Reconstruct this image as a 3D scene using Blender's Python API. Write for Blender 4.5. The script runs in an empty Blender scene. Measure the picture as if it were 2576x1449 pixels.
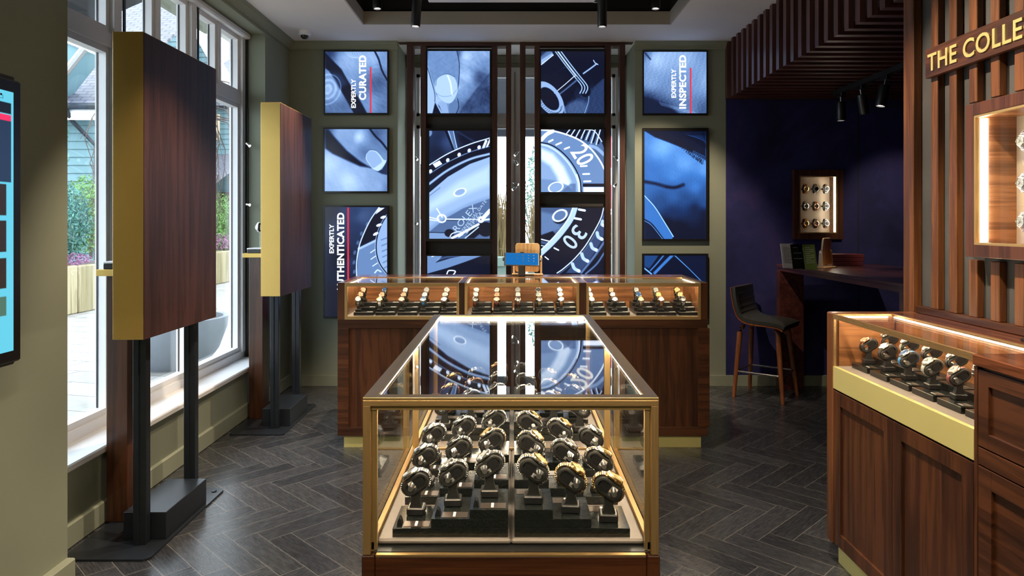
import bpy, math, random
import numpy as np
from mathutils import Vector, Matrix
S = bpy.context.scene
C = S.collection
PI = math.pi
random.seed(7)

# ------------------------------------------------------------------ camera, world, exposure
F, CX, HY, HC = 1760.0, 1290.0, 560.0, 1.35     # focal length, vanishing point (in a 2576 px wide frame), eye height
cam_d = bpy.data.cameras.new('camera'); cam = bpy.data.objects.new('camera', cam_d); C.objects.link(cam)
cam.location = (0, 0, HC); cam.rotation_euler = (PI/2, 0, 0)
cam_d.sensor_width = 36; cam_d.sensor_fit = 'HORIZONTAL'; cam_d.lens = F/2576*36
cam_d.shift_x = -(CX-1288)/2576; cam_d.shift_y = -(724.5-HY)/2576
cam_d.clip_start = .02; cam_d.clip_end = 300
S.camera = cam
S.view_settings.view_transform = 'Standard'; S.view_settings.look = 'None'
S.view_settings.exposure = 0.5; S.view_settings.gamma = 1; S.view_settings.use_curve_mapping = False
cy = S.cycles
cy.max_bounces = 8; cy.transparent_max_bounces = 16; cy.diffuse_bounces = 3; cy.glossy_bounces = 4; cy.transmission_bounces = 4
cy.caustics_reflective = False; cy.caustics_refractive = False; cy.sample_clamp_indirect = 4
W = bpy.data.worlds.new('sky'); S.world = W; W.use_nodes = True
bg = W.node_tree.nodes['Background']; bg.inputs[0].default_value = (.80, .90, 1, 1); bg.inputs[1].default_value = 4.8

SPOTK = 5.0
def spot(loc, aim, power, angle, col=(1, .80, .58), blend=.5, size=.03):
    l = bpy.data.lights.new('spot_light', 'SPOT'); l.energy = power*SPOTK; l.spot_size = math.radians(angle); l.spot_blend = blend
    l.color = col; l.shadow_soft_size = size
    o = bpy.data.objects.new('spot_light', l); C.objects.link(o); o.location = loc
    o.rotation_euler = (Vector(aim)-Vector(loc)).to_track_quat('-Z', 'Y').to_euler()
    return o

# ------------------------------------------------------------------ node helpers
def srgb(r, g, b):
    f = lambda c: c/12.92 if c <= .04045 else ((c+.055)/1.055)**2.4
    return (f(r/255), f(g/255), f(b/255), 1)
class Ex:
    """tiny expression wrapper over Math nodes"""
    nt = None
    def __init__(s, v): s.v = v
    @staticmethod
    def op(op, *a):
        n = Ex.nt.nodes.new('ShaderNodeMath'); n.operation = op
        for i, x in enumerate(a):
            if isinstance(x, Ex): x = x.v
            if isinstance(x, (int, float)): n.inputs[i].default_value = x
            else: Ex.nt.links.new(x, n.inputs[i])
        return Ex(n.outputs[0])
    def __add__(s, o): return Ex.op('ADD', s, o)
    def __radd__(s, o): return Ex.op('ADD', o, s)
    def __sub__(s, o): return Ex.op('SUBTRACT', s, o)
    def __rsub__(s, o): return Ex.op('SUBTRACT', o, s)
    def __mul__(s, o): return Ex.op('MULTIPLY', s, o)
    def __rmul__(s, o): return Ex.op('MULTIPLY', o, s)
    def __truediv__(s, o): return Ex.op('DIVIDE', s, o)
    def floor(s): return Ex.op('FLOOR', s)
    def mod(s, o): return Ex.op('FLOORED_MODULO', s, o)
    def lt(s, o): return Ex.op('LESS_THAN', s, o)
    def mn(s, o): return Ex.op('MINIMUM', s, o)
def new_mat(name):
    m = bpy.data.materials.new(name); m.use_nodes = True
    nt = m.node_tree; b = nt.nodes['Principled BSDF']; Ex.nt = nt
    return m, nt, b
def N(nt, t, **k):
    n = nt.nodes.new(t)
    for a, v in k.items(): setattr(n, a, v)
    return n
def setp(b, col=None, rough=None, metal=None, spec=None, coat=None, emis=None, es=None):
    if col is not None: b.inputs['Base Color'].default_value = tuple(col[:3])+(1,)
    if rough is not None: b.inputs['Roughness'].default_value = rough
    if metal is not None: b.inputs['Metallic'].default_value = metal
    if spec is not None: b.inputs['Specular IOR Level'].default_value = spec
    if coat is not None: b.inputs['Coat Weight'].default_value = coat; b.inputs['Coat Roughness'].default_value = .15
    if emis is not None: b.inputs['Emission Color'].default_value = tuple(emis[:3])+(1,); b.inputs['Emission Strength'].default_value = es
def ramp(nt, fac, stops):
    r = N(nt, 'ShaderNodeValToRGB'); e = r.color_ramp.elements
    while len(e) < len(stops): e.new(.5)
    for i, (p, c) in enumerate(stops): e[i].position = p; e[i].color = tuple(c[:3])+(1,)
    nt.links.new(fac, r.inputs[0]); return r.outputs[0]
def coords(nt, scale=(1, 1, 1), kind='Object', rot=(0, 0, 0)):
    t = N(nt, 'ShaderNodeTexCoord'); m = N(nt, 'ShaderNodeMapping')
    m.inputs['Scale'].default_value = scale; m.inputs['Rotation'].default_value = rot
    nt.links.new(t.outputs[kind], m.inputs[0]); return m.outputs[0]
def noise(nt, vec, scale, detail=4, rough=.55, dist=0):
    n = N(nt, 'ShaderNodeTexNoise'); n.inputs['Scale'].default_value = scale; n.inputs['Detail'].default_value = detail
    n.inputs['Roughness'].default_value = rough; n.inputs['Distortion'].default_value = dist
    if vec is not None: nt.links.new(vec, n.inputs['Vector'])
    return n.outputs[0]
def bump(nt, b, h, s=.2, d=.002):
    n = N(nt, 'ShaderNodeBump'); n.inputs['Strength'].default_value = s; n.inputs['Distance'].default_value = d
    nt.links.new(h, n.inputs['Height']); nt.links.new(n.outputs[0], b.inputs['Normal'])
def plain(name, col, rough=.5, metal=0, var=.12, scale=6, bmp=.05, **k):
    """colour with gentle procedural mottling"""
    m, nt, b = new_mat(name); setp(b, col, rough, metal, **k)
    v = coords(nt); n = noise(nt, v, scale, 5)
    nt.links.new(ramp(nt, n, [(.3, [c*(1-var) for c in col[:3]]), (.7, [min(1, c*(1+var)) for c in col[:3]])]), b.inputs['Base Color'])
    if bmp: bump(nt, b, noise(nt, v, scale*30, 3), bmp, .001)
    return m
def wood(name, dark, light, axis=2, rough=.38, coat=.25, dens=1.0, board=None):
    m, nt, b = new_mat(name); setp(b, light, rough, coat=coat, spec=.4)
    sc = [14*dens]*3; sc[axis] = .9*dens
    v = coords(nt, sc)
    n1 = noise(nt, v, 1.6, 6, .6, .8); sc2 = [60*dens]*3; sc2[axis] = 2*dens
    n2 = noise(nt, coords(nt, sc2), 2, 3, .6)
    mx = N(nt, 'ShaderNodeMath', operation='MULTIPLY_ADD'); nt.links.new(n2, mx.inputs[0]); mx.inputs[1].default_value = .35; nt.links.new(n1, mx.inputs[2])
    sc3 = [2.2*dens]*3; sc3[axis] = .3*dens
    n3 = noise(nt, coords(nt, sc3), 2.2, 2)
    m2 = N(nt, 'ShaderNodeMath', operation='MULTIPLY_ADD'); nt.links.new(n3, m2.inputs[0]); m2.inputs[1].default_value = .5; nt.links.new(mx.outputs[0], m2.inputs[2])
    mid = [(a+c)/2 for a, c in zip(dark, light)]
    nt.links.new(ramp(nt, m2.outputs[0], [(.68, dark), (.90, mid), (1.12 if False else .99, light)]), b.inputs['Base Color'])
    bump(nt, b, n2, .08, .001)
    return m
def metal(name, col, rough=.28, axis=0, aniso=True):
    m, nt, b = new_mat(name); setp(b, col, rough, .82)
    sc = [300]*3; sc[axis] = 4
    n = noise(nt, coords(nt, sc), 2, 3); bump(nt, b, n, .12, .0006)
    nt.links.new(ramp(nt, n, [(.3, [rough*.8]*3), (.7, [rough*1.25]*3)]), b.inputs['Roughness'])
    return m
def emit(name, col, s):
    m, nt, b = new_mat(name); setp(b, (0, 0, 0), .5, spec=0, emis=col, es=s)
    return m
def glass(name, tint=(.97, .99, .98), ior=1.5, rough=.0):
    m = bpy.data.materials.new(name); m.use_nodes = True; nt = m.node_tree; nt.nodes.clear()
    o = N(nt, 'ShaderNodeOutputMaterial'); mx = N(nt, 'ShaderNodeMixShader'); t = N(nt, 'ShaderNodeBsdfTransparent'); g = N(nt, 'ShaderNodeBsdfGlossy')
    Ex.nt = nt; r0 = ((ior-1)/(ior+1))**2; ge = N(nt, 'ShaderNodeNewGeometry'); dt = N(nt, 'ShaderNodeVectorMath', operation='DOT_PRODUCT')
    nt.links.new(ge.outputs['Incoming'], dt.inputs[0]); nt.links.new(ge.outputs['Normal'], dt.inputs[1])
    f = Ex.op('POWER', 1-Ex.op('ABSOLUTE', dt.outputs['Value']), 5.0)*(1-r0)+r0; g.inputs['Roughness'].default_value = rough
    t.inputs[0].default_value = tint+(1,); g.inputs[0].default_value = (1, 1, 1, 1)
    nt.links.new(f.v, mx.inputs[0]); nt.links.new(t.outputs[0], mx.inputs[1]); nt.links.new(g.outputs[0], mx.inputs[2]); nt.links.new(mx.outputs[0], o.inputs[0])
    return m

# ------------------------------------------------------------------ materials
M = {}
M['wall'] = plain('sage_wall_paint', (.265, .285, .215), .8, var=.05, scale=1.5)
M['reveal'] = M['wall']
M['ceil'] = plain('ceiling_paint', (.80, .78, .77), .85, var=.03, scale=2)
M['fascia'] = plain('fascia_paint', (.46, .43, .385), .85, var=.03, scale=2)
M['black'] = plain('matt_black', (.006, .006, .007), .75, var=.1)
M['blackmetal'] = plain('black_powder_coat', (.020, .025, .033), .28, .3, var=.1, scale=20)
M['blackpl'] = plain('black_plastic', (.012, .012, .013), .32, var=.1, scale=20)
M['cuff'] = plain('black_suede', (.0075, .0075, .0073), .55, var=.15, scale=60)
M['white'] = plain('white_joinery', (.84, .84, .86), .45, var=.03, scale=3)
M['skirt'] = M['wall']
M['w_count'] = wood('walnut_vertical', (.018, .0052, .0020), (.078, .026, .009), 2)
M['w_countx'] = wood('walnut_crossgrain', (.018, .0052, .0020), (.078, .026, .009), 0)
M['w_county'] = wood('walnut_lengthwise', (.018, .0052, .0020), (.078, .026, .009), 1)
M['w_slat'] = wood('walnut_slat', (.042, .013, .004), (.145, .053, .016), 2, .42, .1)
M['w_top'] = wood('polished_walnut_top', (.04, .012, .006), (.15, .052, .024), 0, .2, .6)
M['w_portal'] = wood('walnut_portal', (.034, .013, .009), (.085, .034, .023), 2, .4, .1)
M['w_case'] = wood('walnut_case_lining', (.10, .035, .012), (.36, .15, .06), 0, .3, .2)
M['w_screen'] = wood('dark_walnut_panel', (.022, .0085, .007), (.066, .025, .020), 2, .52, .03)
M['w_ply'] = wood('light_plywood', (.50, .26, .09), (.78, .50, .23), 2, .4, .1)
M['w_stool'] = wood('reddish_bentwood', (.12, .035, .012), (.26, .085, .028), 2, .35, .2)
M['brass'] = metal('brushed_brass', (.66, .44, .19), .36)
M['brassz'] = metal('brushed_brass_upright', (.66, .44, .19), .36, 2)
M['goldpanel'] = plain('satin_gold_panel', (.70, .47, .13), .42, .55, var=.05, scale=3)
M['goldband'] = plain('satin_champagne_band', (.72, .64, .25), .38, .45, var=.03, scale=3)
M['steel'] = plain('polished_steel', (.50, .49, .475), .24, 1, var=.05, scale=30, bmp=0)
M['steelb'] = plain('brushed_steel', (.36, .35, .335), .42, 1, var=.1, scale=90, bmp=0)
M['gold'] = plain('polished_gold', (.66, .44, .18), .24, 1, var=.05, scale=30, bmp=0)
M['rose'] = plain('rose_gold', (.66, .37, .24), .24, 1, var=.05, scale=30, bmp=0)
M['deck'] = plain('taupe_leatherette', (.25, .205, .18), .5, var=.05, scale=8, bmp=.15)
M['tan'] = plain('taupe_backing', (.40, .31, .23), .6, var=.05, scale=8)
M['glass'] = glass('case_glass')
M['winglass'] = glass('window_glass', (.96, .98, .98), 1.3)
M['led'] = emit('warm_led', (1, .81, .58), 105); M['led_soft'] = emit('warm_led_soft', (1, .78, .52), 50)
M['ledw'] = emit('white_led', (1, .88, .70), 22)
M['lens'] = emit('spot_lens', (1, .90, .85), 8)
M['leather'] = plain('dark_seat_leather', (.032, .034, .030), .38, var=.15, scale=25, bmp=.3)
M['greypanel'] = plain('charcoal_filler', (.040, .036, .033), .6, var=.05)
M['slatback'] = plain('grey_plaster_backing', (.042, .042, .042), .8, var=.25, scale=5)
M['soffitback'] = plain('dark_void', (.012, .006, .005), .8)
M['w_soffit'] = wood('dark_walnut_soffit', (.050, .020, .017), (.12, .052, .046), 2, .42, .1)
m, nt, b = new_mat('speckled_black_granite'); setp(b, (.012, .014, .014), .16, spec=.5)
vo = N(nt, 'ShaderNodeTexVoronoi'); vo.inputs['Scale'].default_value = 1500; nt.links.new(coords(nt), vo.inputs['Vector'])
nt.links.new(ramp(nt, vo.outputs['Color'], [(.86, (.010, .012, .012)), (.99, (.10, .11, .10))]), b.inputs['Base Color']); M['granite'] = m
m, nt, b = new_mat('mottled_indigo_wall'); setp(b, (.02, .016, .05), .75, spec=.2)
v = coords(nt); nt.links.new(ramp(nt, noise(nt, v, 1.3, 6, .65, .6), [(.30, (.013, .014, .048)), (.52, (.027, .027, .110)), (.66, (.052, .038, .13)), (.78, (.12, .055, .10))]), b.inputs['Base Color']); M['indigo'] = m
# herringbone plank floor
m, nt, b = new_mat('herringbone_plank_floor'); setp(b, (.05, .05, .05), .4, spec=.5)
v = coords(nt, rot=(0, 0, PI/4)); sx = N(nt, 'ShaderNodeSeparateXYZ'); nt.links.new(v, sx.inputs[0])
PW, n_ = .105, 4
u = Ex(sx.outputs[0])/PW; w = Ex(sx.outputs[1])/PW
i = u.floor(); j = w.floor(); k = (i-j).mod(2*n_); hz = k.lt(n_-.5)
xh = u-i+k; yh = w-j; mv = k-n_; yv = w-j+((n_-1)-mv); xv = u-i
idx = hz*(i-k)+(1-hz)*i; idy = hz*j+(1-hz)*(j-((n_-1)-mv)+37.0)
along = hz*xh+(1-hz)*yv; across = hz*yh+(1-hz)*xv
d = along.mn(n_-along).mn(across.mn(1-across))
cb = N(nt, 'ShaderNodeCombineXYZ'); nt.links.new(idx.v, cb.inputs[0]); nt.links.new(idy.v, cb.inputs[1]); nt.links.new(hz.v, cb.inputs[2])
wn = N(nt, 'ShaderNodeTexWhiteNoise'); wn.noise_dimensions = '3D'; nt.links.new(cb.outputs[0], wn.inputs['Vector'])
cg = N(nt, 'ShaderNodeCombineXYZ'); nt.links.new((along*.5+idx*7.3).v, cg.inputs[0]); nt.links.new((across*5+idy*3.1).v, cg.inputs[1])
gr = noise(nt, cg.outputs[0], 3.0, 5, .55, .4)
tone = Ex(wn.outputs['Value'])*.30+Ex(gr)*.9
base = ramp(nt, tone.v, [(.34, (.017, .018, .021)), (.62, (.034, .036, .041)), (.86, (.062, .063, .068))])
line = (d.lt(.016))*.8
mix = N(nt, 'ShaderNodeMix', data_type='RGBA'); nt.links.new(line.v, mix.inputs[0]); nt.links.new(base, mix.inputs[6]); mix.inputs[7].default_value = (.17, .16, .15, 1)
nt.links.new(mix.outputs[2], b.inputs['Base Color'])
nt.links.new((Ex(gr)*.22+.16).v, b.inputs['Roughness']); bump(nt, b, gr, .15, .002); M['floor'] = m
def leather(name, col): return plain(name, col, .5, var=.1, scale=60, bmp=.2)
M['l_black'] = leather('black_strap', (.012, .012, .012)); M['l_brown'] = leather('brown_strap', (.19, .045, .018)); M['l_tan'] = leather('tan_strap', (.45, .19, .06))
M['l_blue'] = leather('blue_strap', (.03, .16, .36)); M['l_white'] = leather('cream_strap', (.75, .70, .60)); M['l_grey'] = leather('grey_strap', (.25, .25, .21)); M['l_olive'] = leather('olive_strap', (.28, .25, .11)); M['l_wine'] = leather('burgundy_strap', (.11, .02, .02))
for nm, col in dict(d_black=(.01, .01, .012), d_blue=(.03, .10, .28), d_white=(.75, .74, .70), d_champ=(.72, .52, .25), d_green=(.02, .10, .06), d_silver=(.50, .50, .50), d_rose=(.60, .33, .22)).items():
    M[nm] = plain('dial_'+nm[2:], col, .2, var=.05, coat=.8, bmp=0)

# ------------------------------------------------------------------ mesh builder
class MB:
    def __init__(s): s.v = []; s.f = []
    def add(s, vs, fs):
        o = len(s.v); s.v += [tuple(p) for p in vs]; s.f += [tuple(i+o for i in f) for f in fs]; return s
    def box(s, x0, x1, y0, y1, z0, z1, R=None):
        p = [(x0, y0, z0), (x1, y0, z0), (x1, y1, z0), (x0, y1, z0), (x0, y0, z1), (x1, y0, z1), (x1, y1, z1), (x0, y1, z1)]
        if R is not None: p = [R @ Vector(q) for q in p]
        return s.add(p, [(0, 3, 2, 1), (4, 5, 6, 7), (0, 1, 5, 4), (1, 2, 6, 5), (2, 3, 7, 6), (3, 0, 4, 7)])
    def cham(s, x0, x1, y0, y1, z0, z1, c=.004, R=None):
        """box with all edges chamfered"""
        c = min(c, (x1-x0)*.45, (y1-y0)*.45, (z1-z0)*.45)
        P = []
        for X, sx in ((x0, 1), (x1, -1)):
            for Y, sy in ((y0, 1), (y1, -1)):
                for Z, sz in ((z0, 1), (z1, -1)):
                    P += [(X, Y+sy*c, Z+sz*c), (X+sx*c, Y, Z+sz*c), (X+sx*c, Y+sy*c, Z)]
        g = lambda a, b_, d_, q: ((a*2+b_)*2+d_)*3+q
        fs = [(g(0,0,0,0), g(0,0,1,0), g(0,1,1,0), g(0,1,0,0)), (g(1,0,0,0), g(1,1,0,0), g(1,1,1,0), g(1,0,1,0)),
              (g(0,0,0,1), g(1,0,0,1), g(1,0,1,1), g(0,0,1,1)), (g(0,1,0,1), g(0,1,1,1), g(1,1,1,1), g(1,1,0,1)),
              (g(0,0,0,2), g(0,1,0,2), g(1,1,0,2), g(1,0,0,2)), (g(0,0,1,2), g(1,0,1,2), g(1,1,1,2), g(0,1,1,2))]
        for a in (0, 1):
            for b_ in (0, 1):
                fs += [(g(0,a,b_,1), g(1,a,b_,1), g(1,a,b_,2), g(0,a,b_,2)), (g(a,0,b_,0), g(a,1,b_,0), g(a,1,b_,2), g(a,0,b_,2)), (g(a,b_,0,0), g(a,b_,1,0), g(a,b_,1,1), g(a,b_,0,1))]
                for d_ in (0, 1): fs.append((g(a,b_,d_,0), g(a,b_,d_,1), g(a,b_,d_,2)))
        if R is not None: P = [R @ Vector(q) for q in P]
        return s.add(P, fs)
    def tube(s, pts, r, n=10, cap=True):
        pts = [Vector(p) for p in pts]; R = r if isinstance(r, (list, tuple)) else [r]*len(pts); rings = []
        for i, p in enumerate(pts):
            t = (pts[min(i+1, len(pts)-1)]-pts[max(i-1, 0)]).normalized()
            a = Vector((0, 0, 1)) if abs(t.z) < .9 else Vector((1, 0, 0))
            e1 = t.cross(a).normalized(); e2 = t.cross(e1)
            rings.append([p+(e1*math.cos(2*PI*k/n)+e2*math.sin(2*PI*k/n))*R[i] for k in range(n)])
        o = len(s.v)
        for g in rings: s.v += [tuple(q) for q in g]
        for i in range(len(pts)-1):
            for k in range(n):
                k2 = (k+1) % n; s.f.append((o+i*n+k, o+i*n+k2, o+(i+1)*n+k2, o+(i+1)*n+k))
        if cap: s.f.append(tuple(o+k for k in range(n))[::-1]); s.f.append(tuple(o+(len(pts)-1)*n+k for k in range(n)))
        return s
    def lathe(s, prof, R=None, n=24, cap=True):
        """prof: (radius, z) pairs about the local z axis"""
        o = len(s.v)
        for (r, z) in prof:
            for k in range(n):
                q = Vector((r*math.cos(2*PI*k/n), r*math.sin(2*PI*k/n), z)); s.v.append(tuple(R @ q if R is not None else q))
        for i in range(len(prof)-1):
            for k in range(n):
                k2 = (k+1) % n; s.f.append((o+i*n+k, o+i*n+k2, o+(i+1)*n+k2, o+(i+1)*n+k))
        if cap: s.f.append(tuple(o+k for k in range(n))[::-1]); s.f.append(tuple(o+(len(prof)-1)*n+k for k in range(n)))
        return s
    def prism(s, poly, ax, a0, a1, R=None):
        """2D polygon extruded along an axis (0 x, 1 y, 2 z)"""
        def P(p, a): q = list(p); q.insert(ax, a); return q
        n = len(poly); vs = [P(p, a0) for p in poly]+[P(p, a1) for p in poly]
        if R is not None: vs = [R @ Vector(q) for q in vs]
        return s.add(vs, [tuple(range(n))[::-1], tuple(range(n, 2*n))]+[(i, (i+1) % n, n+(i+1) % n, n+i) for i in range(n)])
    def build(s, name, mat, parent=None, loc=None, smooth=False, bevel=0):
        off = Vector((0, 0, 0))
        if parent is not None:
            p = parent
            while p is not None: off += p.location; p = p.parent
        if loc is not None: off = Vector(loc)
        me = bpy.data.meshes.new(name); me.from_pydata([tuple(Vector(q)-off) for q in s.v], [], s.f)
        me.materials.append(mat)
        import bmesh
        bm = bmesh.new(); bm.from_mesh(me); bmesh.ops.recalc_face_normals(bm, faces=bm.faces); bm.to_mesh(me); bm.free()
        if smooth:
            me.polygons.foreach_set('use_smooth', [True]*len(me.polygons)); me.set_sharp_from_angle(angle=math.radians(38))
        o = bpy.data.objects.new(name, me); C.objects.link(o)
        if parent is not None: o.parent = parent
        elif loc is not None: o.location = loc
        if bevel:
            md = o.modifiers.new('edge', 'BEVEL'); md.width = bevel; md.segments = 2; md.limit_method = 'ANGLE'
        return o
def thing(name, label, cat, loc=(0, 0, 0), group=None, rz=0):
    o = bpy.data.objects.new(name, None); C.objects.link(o); o.location = loc; o.rotation_euler = (0, 0, rz); o.empty_display_size = .05
    return tag(o, label, cat, group)
def tag(o, label, cat, group=None, kind=None):
    o['label'] = label; o['category'] = cat
    if group: o['group'] = group
    if kind: o['kind'] = kind
    return o
def struct(name, mb, mat, parent=None, **k):
    o = mb.build(name, mat, parent, **k)
    if parent is None: o['kind'] = 'structure'
    return o
def dup(o, parent=None):
    c = o.copy(); C.objects.link(c)
    if parent is not None: c.parent = parent
    for ch in list(o.children): dup(ch, c)
    return c
def at(px, py, Y): return ((px-CX)/F*Y, Y, HC-(py-HY)/F*Y)
def text(name, body, size, mat, loc, rot, parent=None, extrude=.002, offset=0, width=None, xs=1, align='LEFT'):
    """lettering turned into a mesh; width fits the text to a real width"""
    cu = bpy.data.curves.new(name, 'FONT'); cu.body = body; cu.size = size; cu.extrude = extrude; cu.offset = offset; cu.align_x = align; cu.resolution_u = 4; cu.space_character = 1.05
    t = bpy.data.objects.new(name, cu); C.objects.link(t); bpy.context.view_layer.update()
    dg = bpy.context.evaluated_depsgraph_get(); me = bpy.data.meshes.new_from_object(t.evaluated_get(dg))
    xs_ = [v.co.x for v in me.vertices]; ys_ = [v.co.y for v in me.vertices]
    k = width/(max(xs_)-min(xs_)) if width else xs
    x0 = min(xs_) if align == 'LEFT' else 0
    for v in me.vertices: v.co.x = (v.co.x-x0)*k
    bpy.data.objects.remove(t); bpy.data.curves.remove(cu)
    me.materials.clear(); me.materials.append(mat); me.name = name
    o = bpy.data.objects.new(name, me); C.objects.link(o)
    if parent is not None:
        o.parent = parent; off = Vector((0, 0, 0)); p = parent
        while p is not None: off += p.location; p = p.parent
        loc = Vector(loc)-off
    o.location = loc; o.rotation_euler = rot
    return o

# ------------------------------------------------------------------ room shell
YB, XL, ZC = 5.80, -1.85, 2.843
struct('floor', MB().box(-2.02, 5.2, -2.6, 6.45, -.06, 0), M['floor'])
# ceiling with the open black tray
TX0, TX1, TY0, TY1, TZ = -1.133, 1.193, .3, 5.277, 2.936
cl = MB()
cl.box(-2.35, TX0, -2.6, 6.5, ZC, TZ).box(TX1, 1.80, -2.6, 6.5, ZC, TZ).box(TX0, TX1, TY1, 6.5, ZC, TZ).box(TX0, TX1, -2.6, TY0, ZC, TZ)
struct('ceiling', cl, M['ceil'])
fa = MB(); t_ = .012
fa.box(TX0, TX1, TY1-t_, TY1, ZC, TZ+.004).box(TX0, TX0+t_, TY0, TY1, ZC, TZ+.004).box(TX1-t_, TX1, TY0, TY1, ZC, TZ+.004)
struct('trim_1', fa, M['fascia'])
struct('wall_tray', MB().box(TX0-.1, TX1+.1, TY0-.1, TY1+.1, 3.30, 3.34).box(TX0-.1, TX0-.001, TY0-.1, TY1+.1, TZ, 3.3).box(TX1+.001, TX1+.1, TY0-.1, TY1+.1, TZ, 3.3).box(TX0, TX1, TY1+.001, TY1+.1, TZ, 3.3).box(TX0, TX1, TY0-.1, TY0, TZ, 3.3), M['black'])
# left: near pier, window recess, far pier
WX, WY0, WY1, WZ0, WZ1 = -2.06, 2.45, 5.226, .345, 2.76
struct('wall_left', MB().box(-2.3, -1.679, -2.6, 2.638, 0, ZC).box(-2.105, XL, WY1, 6.5, 0, ZC).box(-2.16, XL, 2.638, WY1, 0, WZ0-.03).box(-2.3, XL, 2.638, WY1, WZ1, ZC), M['wall'])
struct('wall_front', MB().box(-2.3, 2.0, -2.7, -2.6, 0, ZC), M['wall'])
# back: two columns, recess with window, header
struct('wall_back', MB().box(XL, -.956, YB, 6.40, 0, ZC).box(1.012, 1.766, YB, 6.40, 0, ZC).box(-.956, 1.012, 6.28, 6.40, 2.74, ZC).box(-.956, 1.012, 6.28, 6.40, 0, .30), M['wall'])
CBX0, CBX1, CBZ0, CBZ1 = 2.362, 2.672, 1.262, 1.735      # hole for the small wall cabinet
ww = MB(); y0, y1 = YB, YB+.14
ww.box(1.766, CBX0, y0, y1, 0, 2.9).box(CBX1, 5.2, y0, y1, 0, 2.9).box(CBX0, CBX1, y0, y1, 0, CBZ0).box(CBX0, CBX1, y0, y1, CBZ1, 2.9)
struct('wall_indigo', ww, M['indigo'])
struct('wall_nook', MB().box(5.1, 5.2, 2.7, YB, 0, 2.9).box(1.8, 5.2, 2.62, 2.70, 0, 2.9), M['indigo'])
struct('ceiling_nook', MB().box(1.80, 5.2, 2.70, YB, 2.405, 2.45), M['soffitback'])
# flush door in the indigo wall: thin shadow gaps
d_ = MB().box(2.860, 2.868, YB-.002, YB+.001, 0, 2.309).box(2.852, 5.0, YB-.002, YB+.001, 2.306, 2.314)
struct('door_1', d_, M['black'])
def cornice(mb, p, q, side):
    """profile swept along x or y under the ceiling; side = outward direction"""
    prof = [(0, -.062), (.012, -.062), (.016, -.050), (.030, -.034), (.046, -.022), (.050, -.012), (.058, -.010), (.058, 0), (0, 0)]
    if side in ('-y',): mb.prism([(p[1]-a, ZC+b_) for a, b_ in prof], 0, p[0], q[0])
    else: mb.prism([(p[0]+a*(1 if side == '+x' else -1), ZC+b_) for a, b_ in prof], 1, p[1], q[1])
cm = MB()
cornice(cm, (XL, YB), (-.950, YB), '-y'); cornice(cm, (1.006, YB), (1.766, YB), '-y'); cornice(cm, (XL, -2.6), (XL, YB), '+x'); cornice(cm, (-.95, 6.28), (1.0, 6.28), '-y')
struct('trim_2', cm, M['wall'])
sk = MB().box(XL, -.956, YB-.016, YB, 0, .085).box(1.012, 5.0, YB-.016, YB, 0, .085)
struct('baseboard_back', sk, M['skirt'])
sk = MB().cham(XL-.01, XL+.018, 2.62, 5.79, 0, .10, .005).cham(-1.69, -1.648, -2.6, 2.640, 0, .088, .005)
struct('baseboard_left', sk, M['skirt'])
struct('window_sill_1'.replace('window_sill_1', 'trim_3'), MB().cham(-2.03, -1.828, 2.638, WY1+.0, WZ0-.028, WZ0+.004, .006), M['white'])

# ------------------------------------------------------------------ windows
def window_left():
    fr = MB(); x0, x1 = -2.09, -2.005
    fr.box(x0, x1, 2.6, WY1, WZ0, WZ0+.055).box(x0, x1, 2.6, WY1, 2.725, WZ1).box(x0, x1, 2.6, WY1, 2.225, 2.295)
    mull = [2.69, 3.535, 4.38, 5.195]
    for c in mull: fr.box(x0, x1+.012, c-.035, c+.031, WZ0+.05, 2.73)
    w = struct('window_1', fr, M['white'])
    cs = MB(); gk = MB(); gl = MB()
    for a, b_ in zip(mull[:-1], mull[1:]):
        for z0, z1, div in ((WZ0+.055, 2.225, False), (2.295, 2.725, True)):
            seg = [(a+.03, b_-.035)] if not div else [(a+.03, (a+b_)/2-.018), ((a+b_)/2+.018, b_-.035)]
            if div: cs.box(x0+.01, x1, (a+b_)/2-.02, (a+b_)/2+.02, z0, z1)
            for s0, s1 in seg:
                t = .032
                cs.box(x0+.02, x1-.012, s0, s0+t, z0, z1).box(x0+.02, x1-.012, s1-t, s1, z0, z1).box(x0+.02, x1-.012, s0+t, s1-t, z0, z0+t).box(x0+.02, x1-.012, s0+t, s1-t, z1-t, z1)
                gl.box(-2.062, -2.058, s0+t-.003, s1-t+.003, z0+t-.003, z1-t+.003)
                gk.box(-2.064, -2.056, s1-t-.003, s1-t, z0+t, z1-t).box(-2.064, -2.056, s0+t, s0+t+.003, z0+t, z1-t)
    cs.build('window_casement', M['white'], w, smooth=False); gl.build('window_pane', M['winglass'], w); gk.build('window_seal', M['blackpl'], w)
    st = MB().box(x1+.012, x1+.03, WY1-.012, WY1-.001, WZ0+.01, WZ1-.01)
    for c in (3.605, 4.45): st.box(x1+.001, x1+.008, c-.012, c+.006, 2.295, 2.725)
    st.build('lighting_track', M['blackmetal'], w)
    MB().cham(x1+.0, x1+.05, 2.638, WY1-.001, 2.715, 2.757, .01).build('blind_case', M['white'], w)
window_left()
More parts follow.
